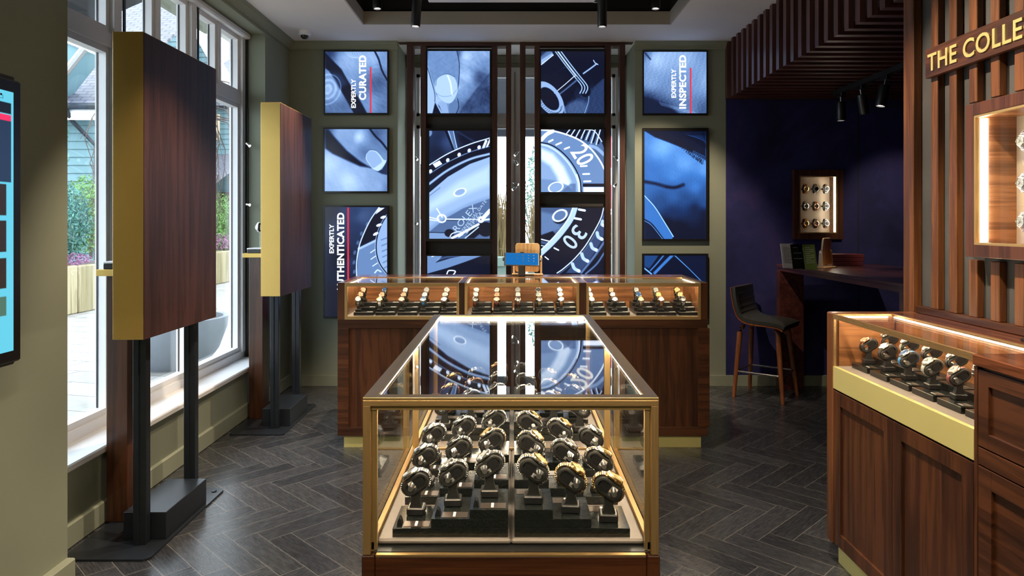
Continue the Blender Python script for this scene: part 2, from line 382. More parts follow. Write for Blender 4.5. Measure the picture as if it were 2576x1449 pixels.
def window_back():
    y0, y1 = 6.28, 6.36; fr = MB(); z0, z1 = .30, 2.74; x0, x1 = -.956, 1.012
    fr.box(x0, x1, y0, y1, z1-.055, z1).box(x0, x1, y0, y1, 2.225, 2.305).box(x0, x1, y0, y1, z0, z0+.06)
    for c, h in ((x0+.045, .045), (.028, .042), (x1-.045, .045)): fr.box(c-h, c+h, y0-.01, y1, z0, z1)
    w = struct('window_2', fr, M['white'])
    gl = MB(); cs = MB()
    for a, b_ in ((x0+.09, -.014), (.07, x1-.09)):
        for c0, c1 in ((z0+.06, 2.225), (2.305, z1-.055)):
            t = .028; cs.box(a, a+t, y0+.015, y1-.02, c0, c1).box(b_-t, b_, y0+.015, y1-.02, c0, c1).box(a, b_, y0+.015, y1-.02, c0, c0+t).box(a, b_, y0+.015, y1-.02, c1-t, c1)
            gl.box(a+t, b_-t, 6.318, 6.322, c0+t, c1-t)
    cs.build('window_casement', M['white'], w); gl.build('window_pane', M['winglass'], w)
    MB().box(.012, .024, y0-.016, y0-.010, 1.0, 2.70).box(x0+.03, x0+.042, y0-.016, y0-.010, 1.0, 2.70).box(x1-.042, x1-.030, y0-.016, y0-.010, 1.0, 2.7).build('lighting_track', M['steelb'], w)
window_back()

# ------------------------------------------------------------------ slatted bulkhead and soffit over the nook
def bulkhead():
    struct('wall_bulkhead', MB().box(1.795, 1.83, 2.87, YB, 2.405, ZC+.05), M['soffitback'])
    sl = MB(); sh = MB(); y = 5.66
    while y > 2.9:
        sl.box(1.768, 1.795, y-.0475, y, 2.372, ZC-.001)
        sh.box(1.795, 5.1, y-.0475, y, 2.372, 2.404); y -= .1205
    sl.box(1.760, 1.795, YB-.05, YB-.001, 2.372, ZC-.001); sh.box(1.795, 5.1, YB-.05, YB-.001, 2.372, 2.404)
    struct('trim_4', sl, M['w_soffit']); struct('ceiling_soffit', sh, M['w_soffitx'])
M['w_soffitx'] = wood('dark_walnut_soffit_cross', (.040, .012, .010), (.105, .035, .028), 0, .42, .1)
bulkhead()

# ------------------------------------------------------------------ right slat wall with cabinet hole
KY0, KY1, KZ0, KZ1 = 1.905, 2.384, 1.275, 1.714
ws = MB(); x0, x1 = 1.635, 1.80
ws.box(x0, x1, -2.6, KY0, 0, ZC).box(x0, x1, KY1, 2.86, 0, ZC).box(x0, x1, KY0, KY1, 0, KZ0).box(x0, x1, KY0, KY1, KZ1, ZC)
struct('wall_right', ws, M['slatback'])
def slats():
    t = thing('slat_screen', 'warm walnut vertical slat screen around the lit cabinet on the right wall', 'wall cladding', (1.635, 2.86, .99))
    s_ = MB(); s_.cham(1.598, 1.6345, 2.792, 2.864, 0.0, ZC-.002, .003)
    y = 2.691
    while y > .2:
        if KY0-.05 < y-.0 and y-.044 < KY1+.045 : segs = ((1.02, KZ0-.055), (KZ1+.055, ZC-.002))
        else: segs = ((1.02, ZC-.002),)
        for a, b_ in segs: s_.cham(1.608, 1.6345, y-.043, y, a, b_, .002)
        y -= .1118
    s_.build('slats', M['w_slat'], t); MB().cham(1.604, 1.6345, .2, 2.79, .9915, 1.02, .003).build('bottom_rail', M['w_county'], t)
slats()
def sign():
    t = thing('lettered_sign', 'walnut sign board with raised gold lettering across the slat screen', 'sign', (1.59, 2.0, 1.958))
    MB().cham(1.588, 1.607, .95, 2.694, 1.903, 2.014, .002).build('board', M['w_county'], t)
    text('lettering', 'THE COLLECTION', .0915, M['goldletter'], (1.5865, 2.672, 1.926), (PI/2, 0, -PI/2), t, .003, .0013, width=.80)
M['goldletter'] = plain('pale_gold_lettering', (.70, .56, .22), .35, .5, var=.03, bmp=0)
sign()

# ------------------------------------------------------------------ track lights
def track_spot(x, y, ztop, L, r, tiltx=0, tilty=0, aim=None, power=0, label='', angle=40, col=(1, .8, .58), cat='ceiling light', stem=.05, lit=True):
    t = thing('track_spotlight', label, cat, (x, y, ztop), 'black track spotlights')
    MB().cham(x-.018, x+.018, y-.04, y+.04, ztop-.03, ztop, .003).build('adapter', M['blackpl'], t)
    R = Matrix.Translation((x, y, ztop-.03)) @ Matrix.Rotation(tiltx, 4, 'X') @ Matrix.Rotation(tilty, 4, 'Y')
    MB().lathe([(.007, 0), (.007, -stem)], R, 12).build('stem', M['steelb'], t, smooth=True)
    z = -stem
    MB().lathe([(r*.6, z), (r*.97, z-.004), (r, z-.012), (r, z-L+.012), (r*.94, z-L+.004), (r*.9, z-L), (r*.78, z-L), (r*.78, z-L+.012)], R, 28, cap=False).lathe([(r*.6, z), (.001, z)], R, 28, False).build('lamp_body', M['blackpl'], t, smooth=True)
    MB().lathe([(r*.78, z-L+.010), (.0005, z-L+.008)], R, 28, False).build('lens', M['lens'] if lit else M['black'], t)
    if aim is not None and power:
        p = R @ Vector((0, 0, z-L-.01)); o = spot(p, aim, power, angle, col, .6, .02)
    return t
zt = 3.02
# black hanging tracks in the tray and lamps
for xx in (-.60, .60):
    tag(MB().box(xx-.02, xx+.02, .6, 5.2, zt, zt+.03).build('lighting_track', M['black']), 'black lighting track in the ceiling tray %s' % ('nearer the windows' if xx < 0 else 'nearer the slat screen'), 'light track', 'tray tracks')
main = [(-.60, 4.52, -.10, (-.55, 6.2, 1.0), 'tall black spotlight hanging in front of the left timber portal', .40, 2.80),
        (.575, 4.50, 0, (.6, 5.2, .9), 'tall black spotlight hanging in front of the right timber portal', .40, 2.80)]
def up(px, py, Y): return HC+(HY-py)/F*Y
track_spot(-.590, 4.42, zt, .36, .030, -.05, .055, (-.6, 4.9, .8), 34, 'tall black spotlight hanging before the left timber portal', 55)
track_spot(.562, 4.40, zt, .36, .030, 0, 0, (.5, 4.9, .8), 34, 'tall black spotlight hanging before the right timber portal', 55)
track_spot(-.92, 4.70, zt, .155, .030, 0, -.05, (-2, 4.2, .6), 22, 'short black spotlight in the tray corner on the window side', 60)
track_spot(.965, 4.70, zt, .155, .030, 0, .03, (1.3, 5.9, .9), 22, 'short black spotlight in the tray corner on the slat screen side', 60)
for xx, yy in ((-.92, 4.7), (.965, 4.7)): pass
# lamps further forward in the tray, above the picture
for (xx, yy, am, pw, an) in ((-.6, 2.6, (-1.45, 3.2, .2), 26, 60), (.6, 2.7, (1.7, 2.3, 1.1), 30, 62), (.6, 1.6, (1.55, 2.0, .4), 36, 70), (-.6, 1.0, (-1.7, 1.7, .0), 16, 44), (0.6, 3.6, (1.2, 4.3, 0), 14, 60), (-.6, 3.5, (-.9, 3.3, 0), 22, 55)):
    track_spot(xx, yy, zt, .2, .030, aim=am, power=pw, angle=an, label='black track spotlight in the ceiling tray above the showcase')
pn = thing('ceiling_panel', 'long white panel hung inside the black ceiling tray', 'ceiling panel', (0, 4.0, 2.81))
MB().cham(-.555, .60, 3.2, 4.62, 2.803, 2.83, .003).build('panel', M['white'], pn)
MB().box(-.3, -.29, 3.8, 3.81, 2.83, 3.30).box(.3, .31, 3.8, 3.81, 2.83, 3.30).box(-.3, -.29, 4.3, 4.31, 2.83, 3.30).box(.3, .31, 4.3, 4.31, 2.83, 3.30).build('hanger', M['steelb'], pn)
sd = thing('smoke_detector', 'white smoke detector under the hung ceiling panel', 'smoke detector', (.535, 4.50, 2.80))
MB().lathe([(.046, 2.803), (.046, 2.79), (.040, 2.780), (.022, 2.770), (.001, 2.768)], Matrix.Translation((.535, 4.50, 0)), 24).build('body', M['white'], sd, smooth=True)
MB().lathe([(.012, 2.7745), (.012, 2.768), (.001, 2.768)], Matrix.Translation((.535, 4.485, -.003)), 16).build('sensor', M['blackpl'], sd)
cc = thing('security_camera', 'white dome security camera on the ceiling above the window corner', 'camera', (-1.625, 5.46, ZC))
MB().lathe([(.050, ZC), (.050, ZC-.018), (.046, ZC-.028), (.034, ZC-.034)], Matrix.Translation((-1.625, 5.46, 0)), 28).build('housing', M['white'], cc, smooth=True)
MB().lathe([(.030, ZC-.033), (.028, ZC-.046), (.018, ZC-.058), (.001, ZC-.062)], Matrix.Translation((-1.625, 5.46, 0)), 24).build('dome', M['blackpl'], cc, smooth=True)
# nook track
tag(MB().box(2.48, 2.52, 3.0, 5.42, 2.335, 2.371).build('lighting_track', M['black']), 'black lighting track under the slatted soffit of the nook', 'light track', 'nook track')
nk = [(5.33, 0, 0, 'upright, farthest on the nook track', True), (5.03, .05, -.18, 'tilted away unlit, second on the nook track', False), (4.69, .0, .20, 'tilted and lit, third from the far end of the nook track', True), (4.36, 0, -.15, 'half hidden by the slat screen end on the nook track', True)]
for (yy, tx, ty, lb, lit) in nk:
    aimx = (3.3, 5.8, 1.2) if yy < 4.5 else (2.3, yy+.1, 0)
    track_spot(2.50, yy, 2.336, .145, .034, tx, ty, aimx if lit else None, 2.5 if yy > 4.5 else 8, 'black cylinder spotlight '+lb, 50, stem=.035, lit=lit)

# ------------------------------------------------------------------ timber portals between the columns
def portal(px, label):
    """px: left/right edges of the four posts"""
    Y = YB-.02; t = thing('timber_portal', label, 'portal frame', ((px[0]+px[7]-2*CX)/2/F*Y, Y, 0), 'walnut portals holding screens')
    X = [(p-CX)/F*Y for p in px]
    for a, b_ in zip(X[0::2], X[1::2]):
        MB().cham(a, b_, Y, Y+.10, 0, 2.70+.11, .002).build('post', M['w_portal'], t)
    MB().cham(X[0], X[7], Y-.001, Y+.10, 2.81, 2.8425, .002).build('top_rail', M['w_portalx'], t)
    MB().box(X[3], X[4], Y+.06, Y+.09, .9, 2.80).build('filler_panel', M['greypanel'], t)
M['w_portalx'] = wood('walnut_portal_cross', (.034, .013, .009), (.085, .034, .023), 0, .4, .1)
portal((1023, 1039, 1058, 1072, 1237, 1251, 1273, 1286), 'walnut portal with three screens nearer the windows')
portal((1308, 1322, 1345, 1358, 1523, 1537, 1559, 1573), 'walnut portal with three screens nearer the nook')
tag(MB().box(-.95, 1.0, YB-.018, YB+.07, 2.8426, 2.8429).build('ceiling_batten', M['w_portalx']), 'thin walnut batten on the ceiling above both timber portals', 'trim')

for (xx, yy, am, pw, an) in ((-.6, -.4, (-.3, 1.6, .7), 18, 60), (.6, -.4, (.5, 1.5, .7), 18, 60), (-.6, -1.6, (-1.2, -2.6, 1.2), 20, 90), (.6, -1.6, (1.0, -2.6, 1.2), 20, 90)):  # unseen lamps added behind the camera to brighten the brass and rear walls
    track_spot(xx, yy, ZC-.001, .2, .030, aim=am, power=pw, angle=an, label='unseen spotlight added on the ceiling behind the viewer to brighten the room')

# vertical mini spotlights on the window mullions
def mini(px, py, Y, label, dx=.03, dz=-.03):
    p = at(px, py, Y); t = thing('mini_spotlight', label, 'spotlight', p, 'mini window spotlights')
    MB().tube([(p[0]-dx, p[1]+.03, p[2]-dz), (p[0]-dx*.5, p[1], p[2]-dz*.4)], .004, 8).build('arm', M['steelb'], t)
    a = Vector((p[0]-dx*.5, p[1], p[2]-dz*.5)); b_ = Vector((p[0]+dx*.5, p[1]-.01, p[2]+dz*.5))
    MB().tube([a, b_], .011, 14).build('lamp_body', M['steelb'], t, smooth=True)
    dr = (b_-a).normalized()
    MB().tube([b_, b_+dr*.002], .0095, 14).build('lens', M['lens'], t)
mini(1298, 388, 6.22, 'silver mini spotlight, topmost of four on the middle window post', -.022, -.024)
mini(1299, 410, 6.22, 'silver mini spotlight, second from top on the middle window post', .022, -.030)
mini(1299, 463, 6.22, 'silver mini spotlight, third from top on the middle window post', .032, -.012)
mini(1293, 475, 6.22, 'silver mini spotlight, lowest of four on the middle window post', -.026, -.018)
mini(1047, 399, 6.22, 'silver mini spotlight, upper one on the window post beside the left column', .022, -.022)
mini(1047, 562, 6.22, 'silver mini spotlight, lower one on the window post beside the left column', .022, -.008)
mini(1551, 399, 6.22, 'silver mini spotlight, upper one on the window post beside the right column', .022, -.022)
mini(1547, 466, 6.22, 'silver mini spotlight, lower one on the window post beside the right column', -.018, -.018)
mini(625, 364, 5.15, 'silver mini spotlight, upper one on the green window reveal', .025, -.02)
mini(625, 515, 5.15, 'silver mini spotlight, lower one glaring on the green window reveal', .025, -.004)

# ------------------------------------------------------------------ display screens: the pictures they show
m = bpy.data.materials.new('screen_picture'); m.use_nodes = True; nt = m.node_tree; b = nt.nodes['Principled BSDF']
at_ = N(nt, 'ShaderNodeAttribute'); at_.attribute_name = 'picture'; nt.links.new(at_.outputs['Color'], b.inputs['Emission Color']); b.inputs['Emission Strength'].default_value = 1.22
setp(b, (.01, .01, .012), .25); M['screen'] = m
M['ink_white'] = emit('screen_white', (.93, .96, 1), .95); M['ink_red'] = emit('screen_red', (.80, .035, .06), .8); M['ink_pale'] = emit('screen_pale', (.62, .80, 1), .75); M['ink_mid'] = emit('screen_mid', (.45, .62, .85), .85)
def catmull(pts, n=10):
    if len(pts) < 3: return pts
    P = [np.array(p, float) for p in pts]; P = [2*P[0]-P[1]]+P+[2*P[-1]-P[-2]]; out = []
    for i in range(1, len(P)-2):
        for k in range(n):
            t = k/n; a, b_, c, d = P[i-1:i+3]
            out.append(.5*((2*b_)+(c-a)*t+(2*a-5*b_+4*c-d)*t*t+(3*b_-a-3*c+d)*t**3))
    out.append(P[-2]); return out
class Paint:
    """luminance picture in the coordinates of a photo crop (3.6232 times the photo)"""
    def __init__(s, u0, u1, v0, v1, base, nu, nv):
        s.U, s.V = np.meshgrid(np.linspace(u0, u1, nu), np.linspace(v0, v1, nv)); s.L = np.full(s.U.shape, float(base)); s.r = random.Random(5)
    def mixv(s, m, val):
        s.L = s.L*(1-m)+m*val; return s
    def grad(s, pts):
        """inverse distance blend of (u, v, value)"""
        w = 0; a = 0
        for (u, v, x) in pts:
            k = 1/(((s.U-u)**2+(s.V-v)**2)+900.)**1.3; w = w+k; a = a+k*x
        s.L = a/w; return s
    def dist(s, pts):
        d = np.full(s.U.shape, 1e9)
        for a, b_ in zip(pts[:-1], pts[1:]):
            ax, ay = a[0], a[1]; bx, by = b_[0]-ax, b_[1]-ay; L = bx*bx+by*by+1e-9
            t = np.clip(((s.U-ax)*bx+(s.V-ay)*by)/L, 0, 1); d = np.minimum(d, np.hypot(s.U-ax-t*bx, s.V-ay-t*by))
        return d
    def line(s, pts, w, val, soft=3, curve=True, k=1):
        d = s.dist(catmull(pts) if curve else pts); return s.mixv(k*np.clip((w/2+soft/2-d)/soft, 0, 1), val)
    def fill(s, pts, val, soft=3, curve=False, k=1):
        P = catmull(pts+[pts[0]]) if curve else pts+[pts[0]]; ins = np.zeros(s.U.shape, bool)
        for a, b_ in zip(P[:-1], P[1:]):
            c = ((a[1] > s.V) != (b_[1] > s.V)) & (s.U < (b_[0]-a[0])*(s.V-a[1])/((b_[1]-a[1])+1e-9)+a[0]); ins ^= c
        d = s.dist(P)*np.where(ins, 1, -1); return s.mixv(k*np.clip(.5+d/soft, 0, 1), val)
    def ell(s, u, v, rx, ry, val, ang=0, soft=3, ring=0, k=1):
        c, n = math.cos(ang), math.sin(ang); x = (s.U-u)*c+(s.V-v)*n; y = -(s.U-u)*n+(s.V-v)*c
        d = (1-np.hypot(x/rx, y/ry))*min(rx, ry)
        if ring: d = ring/2-np.abs(d)
        return s.mixv(k*np.clip(.5+d/soft, 0, 1), val)
    def grain(s, a, sx=1, sy=1, ang=0, seed=1):
        r = random.Random(seed); n = 0; c, q = math.cos(ang), math.sin(ang)
        x = (s.U*c+s.V*q)*sx; y = (-s.U*q+s.V*c)*sy
        for i in range(9):
            f = .02*1.55**i; n = n+np.sin(x*f*r.uniform(.6, 1.4)+r.uniform(0, 6)+2*np.sin(y*f*.7+r.uniform(0, 6)))*np.cos(y*f*r.uniform(.6, 1.4)+r.uniform(0, 6))/1.25**i
        s.L = s.L+a*n*.3; return s
def pal(L, deep=False):
    L = np.clip(.5+(L-.5)*1.2-.06, 0, 1)[..., None]; K = np.array([0, .15, .45, .75, 1.0])
    cs = np.array([(10, 14, 32), (30, 46, 82), (92, 122, 168), (164, 192, 230), (230, 240, 255)])/255.
    if deep: cs = np.array([(5, 11, 32), (12, 38, 82), (46, 100, 172), (130, 185, 245), (228, 242, 255)])/255.
    c = np.stack([np.interp(L[..., 0], K, cs[:, i]) for i in range(3)], -1)
    return np.where(c <= .04045, c/12.92, ((c+.055)/1.055)**2.4)
def picture_mesh(name, P0, P1, P2, rgb, parent, mat=None):
    """grid from corner P0 (top left) to P1 (top right) and P2 (bottom left) coloured with rgb"""
    nv, nu = rgb.shape[:2]; A, B_, D = map(np.array, (P0, P1, P2))
    uu, vv = np.meshgrid(np.linspace(0, 1, nu), np.linspace(0, 1, nv))
    co = A+uu[..., None]*(B_-A)+vv[..., None]*(D-A)
    off = Vector((0, 0, 0)); p = parent
    while p is not None: off += p.location; p = p.parent
    co = co.reshape(-1, 3)-np.array(off); ii = np.arange(nv*nu).reshape(nv, nu)
    fs = np.stack([ii[:-1, :-1], ii[1:, :-1], ii[1:, 1:], ii[:-1, 1:]], -1).reshape(-1, 4)
    me = bpy.data.meshes.new(name); me.vertices.add(len(co)); me.vertices.foreach_set('co', co.astype(np.float32).ravel())
    me.loops.add(fs.size); me.loops.foreach_set('vertex_index', fs.astype(np.int32).ravel())
    me.polygons.add(len(fs)); me.polygons.foreach_set('loop_start', np.arange(0, fs.size, 4, dtype=np.int32)); me.update(calc_edges=True)
    ca = me.color_attributes.new('picture', 'FLOAT_COLOR', 'POINT')
    ca.data.foreach_set('color', np.concatenate([rgb.reshape(-1, 3), np.ones((nu*nv, 1))], 1).astype(np.float32).ravel())
    me.materials.append(mat or M['screen']); o = bpy.data.objects.new(name, me); C.objects.link(o); o.parent = parent; return o
OA, OB, OC, OD = (740, 80), (1280, 80), (740, 460), (1280, 460); SC = 3.6232
YS = YB-.028
def screen(px0, px1, py0, py1, org, bez, label, fn, base=.4, extra=None, deep=False):
    """wall display: outer edges in photo px, picture painted in crop coordinates"""
    a = at(px0, py0, YS); c = at(px1, py1, YS)
    t = thing('display_screen', label, 'screen', ((a[0]+c[0])/2, YS, c[2]), 'display screens on the back wall')
    MB().cham(a[0], c[0], YS+.004, YB+.03 if px0 > 1000 and px1 < 1600 else YB-.002, c[2], a[2], .003).build('casing', M['blackpl'], t)
    l, r, tp, bt = bez; q0 = at(px0+l, py0+tp, YS+.003); q1 = at(px1-r, py1-bt, YS+.003)
    fr = MB(); fr.box(a[0], c[0], YS, YS+.004, q0[2], a[2]).box(a[0], c[0], YS, YS+.004, c[2], q1[2]).box(a[0], q0[0], YS, YS+.004, q1[2], q0[2]).box(q1[0], c[0], YS, YS+.004, q1[2], q0[2])
    fr.build('bezel', M['blackpl'], t)
    f = lambda px, o: (px-o)*SC
    u0, u1, v0, v1 = f(px0+l, org[0]), f(px1-r, org[0]), f(py0+tp, org[1]), f(py1-bt, org[1])
    nu = int((px1-px0)*1.15); nv = int((py1-py0)*1.15)
    P = Paint(u0, u1, v0, v1, base, nu, nv); fn(P)
    picture_mesh('picture', q0, (q1[0], q0[1], q0[2]), (q0[0], q0[1], q1[2]), pal(P.L, deep), t)
    def W_(u, v): return at(org[0]+u/SC, org[1]+v/SC, YS+.0022)
    if extra: extra(t, W_)
    return t
def up_text(t, W_, body, u_base, v0, v1, cap, mat=None, off=.0):
    """bold lettering turned a quarter, reading upwards: baseline at u_base, from v1 (start) up to v0"""
    p = W_(u_base, v1); q = W_(u_base, v0)
    text('lettering', body, cap/SC/F*YS/.72, mat or M['ink_white'], (p[0], YS+.002, p[2]), (PI/2, -PI/2, 0), t, .0004, off, width=q[2]-p[2])
def red_line(t, W_, u, v0, v1, w=14):
    p = W_(u-w/2, v0); q = W_(u+w/2, v1)
    MB().box(p[0], q[0], YS+.0012, YS+.0022, q[2], p[2]).build('red_rule', M['ink_red'], t)
def s1(P):
    P.grad([(283, 178, .25), (500, 260, .60), (700, 220, .62), (850, 200, .5), (850, 700, .42), (760, 480, .36), (700, 640, .5), (330, 520, .62), (300, 740, .38), (450, 700, .40)])
    P.grain(.05, 1, 4, .9, 2)
    P.fill([(283, 190), (330, 240), (430, 340), (480, 430), (560, 560), (620, 660), (665, 745), (545, 745), (440, 560), (370, 430), (320, 360), (283, 330)], .13, 14)
    P.fill([(335, 360), (430, 385), (480, 470), (420, 520)], .24, 40, k=.8)
    for i in range(5): P.ell(305, 525, 28+22*i, 36+26*i, .80 if i % 2 == 0 else .40, .4, 12, 6, .55)
    P.line([(735, 178), (770, 250), (800, 350), (848, 440)], 15, .12, 10)
    for i in range(7): P.line([(470+22*i, 190), (500+20*i, 225), (560+17*i, 240)], 3, .82, 5, k=.5)
    for i in range(10): P.line([(660+8*i, 330+34*i), (760, 300+40*i), (845, 330+40*i)], 3, .28, 8, k=.3)
screen(814, 978, 126, 289, OA, (4, 4, 4, 5), 'square screen with the word curated on finger skin, topmost on the left column', s1,
       extra=lambda t, W_: (up_text(t, W_, 'EXPERTLY', 560, 430, 694, 40, off=.0017), up_text(t, W_, 'CURATED', 653, 214, 622, 62, off=.0028), red_line(t, W_, 697, 322, 744)))
def s2(P):
    P.grad([(283, 900, .30), (420, 920, .58), (600, 960, .62), (640, 1100, .42), (760, 920, .35), (850, 950, .45), (320, 1200, .70), (500, 1350, .72), (350, 1449, .6), (760, 1420, .58), (600, 1260, .62), (850, 1440, .45), (500, 1020, .55)])
    P.grain(.03, 1, 2, .8, 3)
    P.fill([(283, 893), (310, 893), (380, 975), (480, 1085), (600, 1180), (700, 1240), (600, 1225), (470, 1165), (350, 1110), (283, 1060)], .10, 22)
    P.fill([(735, 1262), (800, 1255), (850, 1165), (850, 1305), (800, 1295)], .22, 12)
    P.line([(690, 885), (740, 950), (800, 1010), (850, 1075)], 16, .12, 12)
    P.fill([(655, 1120), (690, 1082), (740, 1085), (780, 1120), (815, 1165), (840, 1175), (815, 1225), (770, 1268), (725, 1255), (690, 1215), (655, 1165)], .75, 8, True)
    P.fill([(660, 1120), (690, 1088), (735, 1092), (770, 1125), (800, 1180), (765, 1215), (720, 1240), (690, 1205), (662, 1165)], .62, 6, True)
    P.line([(645, 1140), (650, 1100), (690, 1076), (745, 1080)], 5, .38, 6); P.ell(590, 960, 30, 40, .82, .4, 50, k=.6)
screen(813, 978, 321, 486, OA, (4, 4, 4, 5), 'square screen showing a fingertip with its nail, middle of the left column', s2)
def s3(P):
    P.grad([(290, 230, .10), (290, 1200, .07), (450, 700, .09), (620, 300, .34), (560, 260, .26), (560, 500, .22), (500, 720, .25), (700, 900, .12), (560, 420, .24), (760, 1100, .07)])
    arc = [(775, 222), (700, 330), (640, 450), (595, 570), (572, 700), (568, 820), (580, 960), (620, 1100)]
    P.fill(arc+[(850, 1100), (850, 222)], .06, 4)
    P.fill([(585, 610), (755, 510), (760, 640), (800, 780), (850, 840), (850, 1100), (600, 1100), (570, 850)], .48, 6); P.line([(590, 600), (755, 520)], 22, .68, 10)
    for (u, v) in ((665, 375), (612, 462), (580, 545), (552, 635), (545, 725), (548, 810), (556, 900)): P.ell(u, v, 12, 20, .38, .3, 5)
    P.line(arc, 9, .86, 4)
    arc2 = [(850, 290), (800, 370), (765, 460), (748, 560), (755, 660), (785, 745), (835, 815), (850, 830)]
    P.fill(arc2+[(850, 290)], .62, 4); P.line(arc2, 10, .10, 4); P.line([(u-9, v) for u, v in arc2], 5, .7, 4)
    for i in range(6): P.line([(795+4*i, 520+52*i), (850, 500+52*i)], 12, .40, 4, k=.6)
    P.fill([(770, 228), (825, 228), (740, 288)], .88, 4)
    for (u, v, a) in ((812, 313, .3), (773, 385, .35), (743, 465, .5)): P.ell(u, v, 27, 12, .93, -a, 3)
    for (u, v) in ((718, 622), (722, 682), (738, 745)): P.line([(u-22, v+14), (u+20, v-14)], 8, .85, 3)
    P.line([(735, 820), (760, 795), (790, 810)], 12, .8, 4)
screen(813, 978, 517, 801, OC, (4, 4, 4, 5), 'tall screen with the word authenticated beside a watch bezel, lowest on the left column', s3,
       extra=lambda t, W_: (up_text(t, W_, 'EXPERTLY', 360, 377, 642, 40, off=.0017), up_text(t, W_, 'AUTHENTICATED', 453, 272, 1002, 62, off=.0028), red_line(t, W_, 492, 225, 1228)))
def s4(P):
    P.grad([(1220, 180, .40), (1350, 260, .55), (1480, 200, .30), (1560, 220, .72), (1700, 200, .58), (1780, 300, .5), (1560, 400, .66), (1530, 560, .5), (1700, 420, .30), (1780, 600, .26), (1600, 700, .30), (1500, 500, .6), (1250, 640, .7), (1310, 330, .62), (1700, 700, .3)])
    P.grain(.05, 3, 1, -.9, 4)
    for i in range(9): P.line([(1520+30*i, 730-10*i), (1640+16*i, 560-6*i), (1788, 380+38*i)], 9, .16+.04*(i % 3), 24, k=.55)
    P.fill([(1225, 175), (1485, 175), (1508, 300), (1505, 420), (1480, 560), (1420, 640), (1350, 630), (1290, 570), (1275, 480), (1245, 400), (1220, 300)], .50, 6)
    P.grain(.035, 2, 2, 0, 5)
    P.line([(1482, 175), (1505, 290), (1502, 430), (1490, 520)], 5, .10, 6)
    P.fill([(1213, 330), (1240, 420), (1280, 560), (1285, 640), (1240, 745), (1213, 745)], .66, 8); P.line([(1216, 330), (1245, 430), (1280, 560), (1283, 640)], 5, .15, 5)
    P.ell(1455, 680, 44, 66, .45, .1, 6); P.line([(1490, 610), (1500, 680), (1480, 740)], 6, .15, 5)
    P.fill([(1285, 640), (1340, 690), (1400, 745), (1260, 745)], .12, 8); P.line([(1290, 640), (1345, 745)], 14, .62, 5); P.fill([(1310, 640), (1390, 650), (1410, 745), (1350, 745)], .6, 6)
    P.fill([(1388, 385), (1450, 405), (1487, 480), (1484, 560), (1440, 640), (1385, 648), (1320, 600), (1283, 520), (1290, 440), (1330, 400)], .70, 6, True)
    P.line([(1400, 400), (1425, 470), (1440, 575)], 12, .92, 10, k=.8); P.line([(1296, 560), (1350, 588), (1430, 580), (1480, 530)], 4, .45, 6, k=.7); P.line([(1290, 490), (1300, 430), (1345, 396), (1400, 384), (1460, 410)], 5, .36, 5)
screen(1073, 1236, 125, 290, OA, (2.5, 4, 3.5, 5), 'square screen showing a large thumbnail, topmost on the portal nearer the windows', s4)
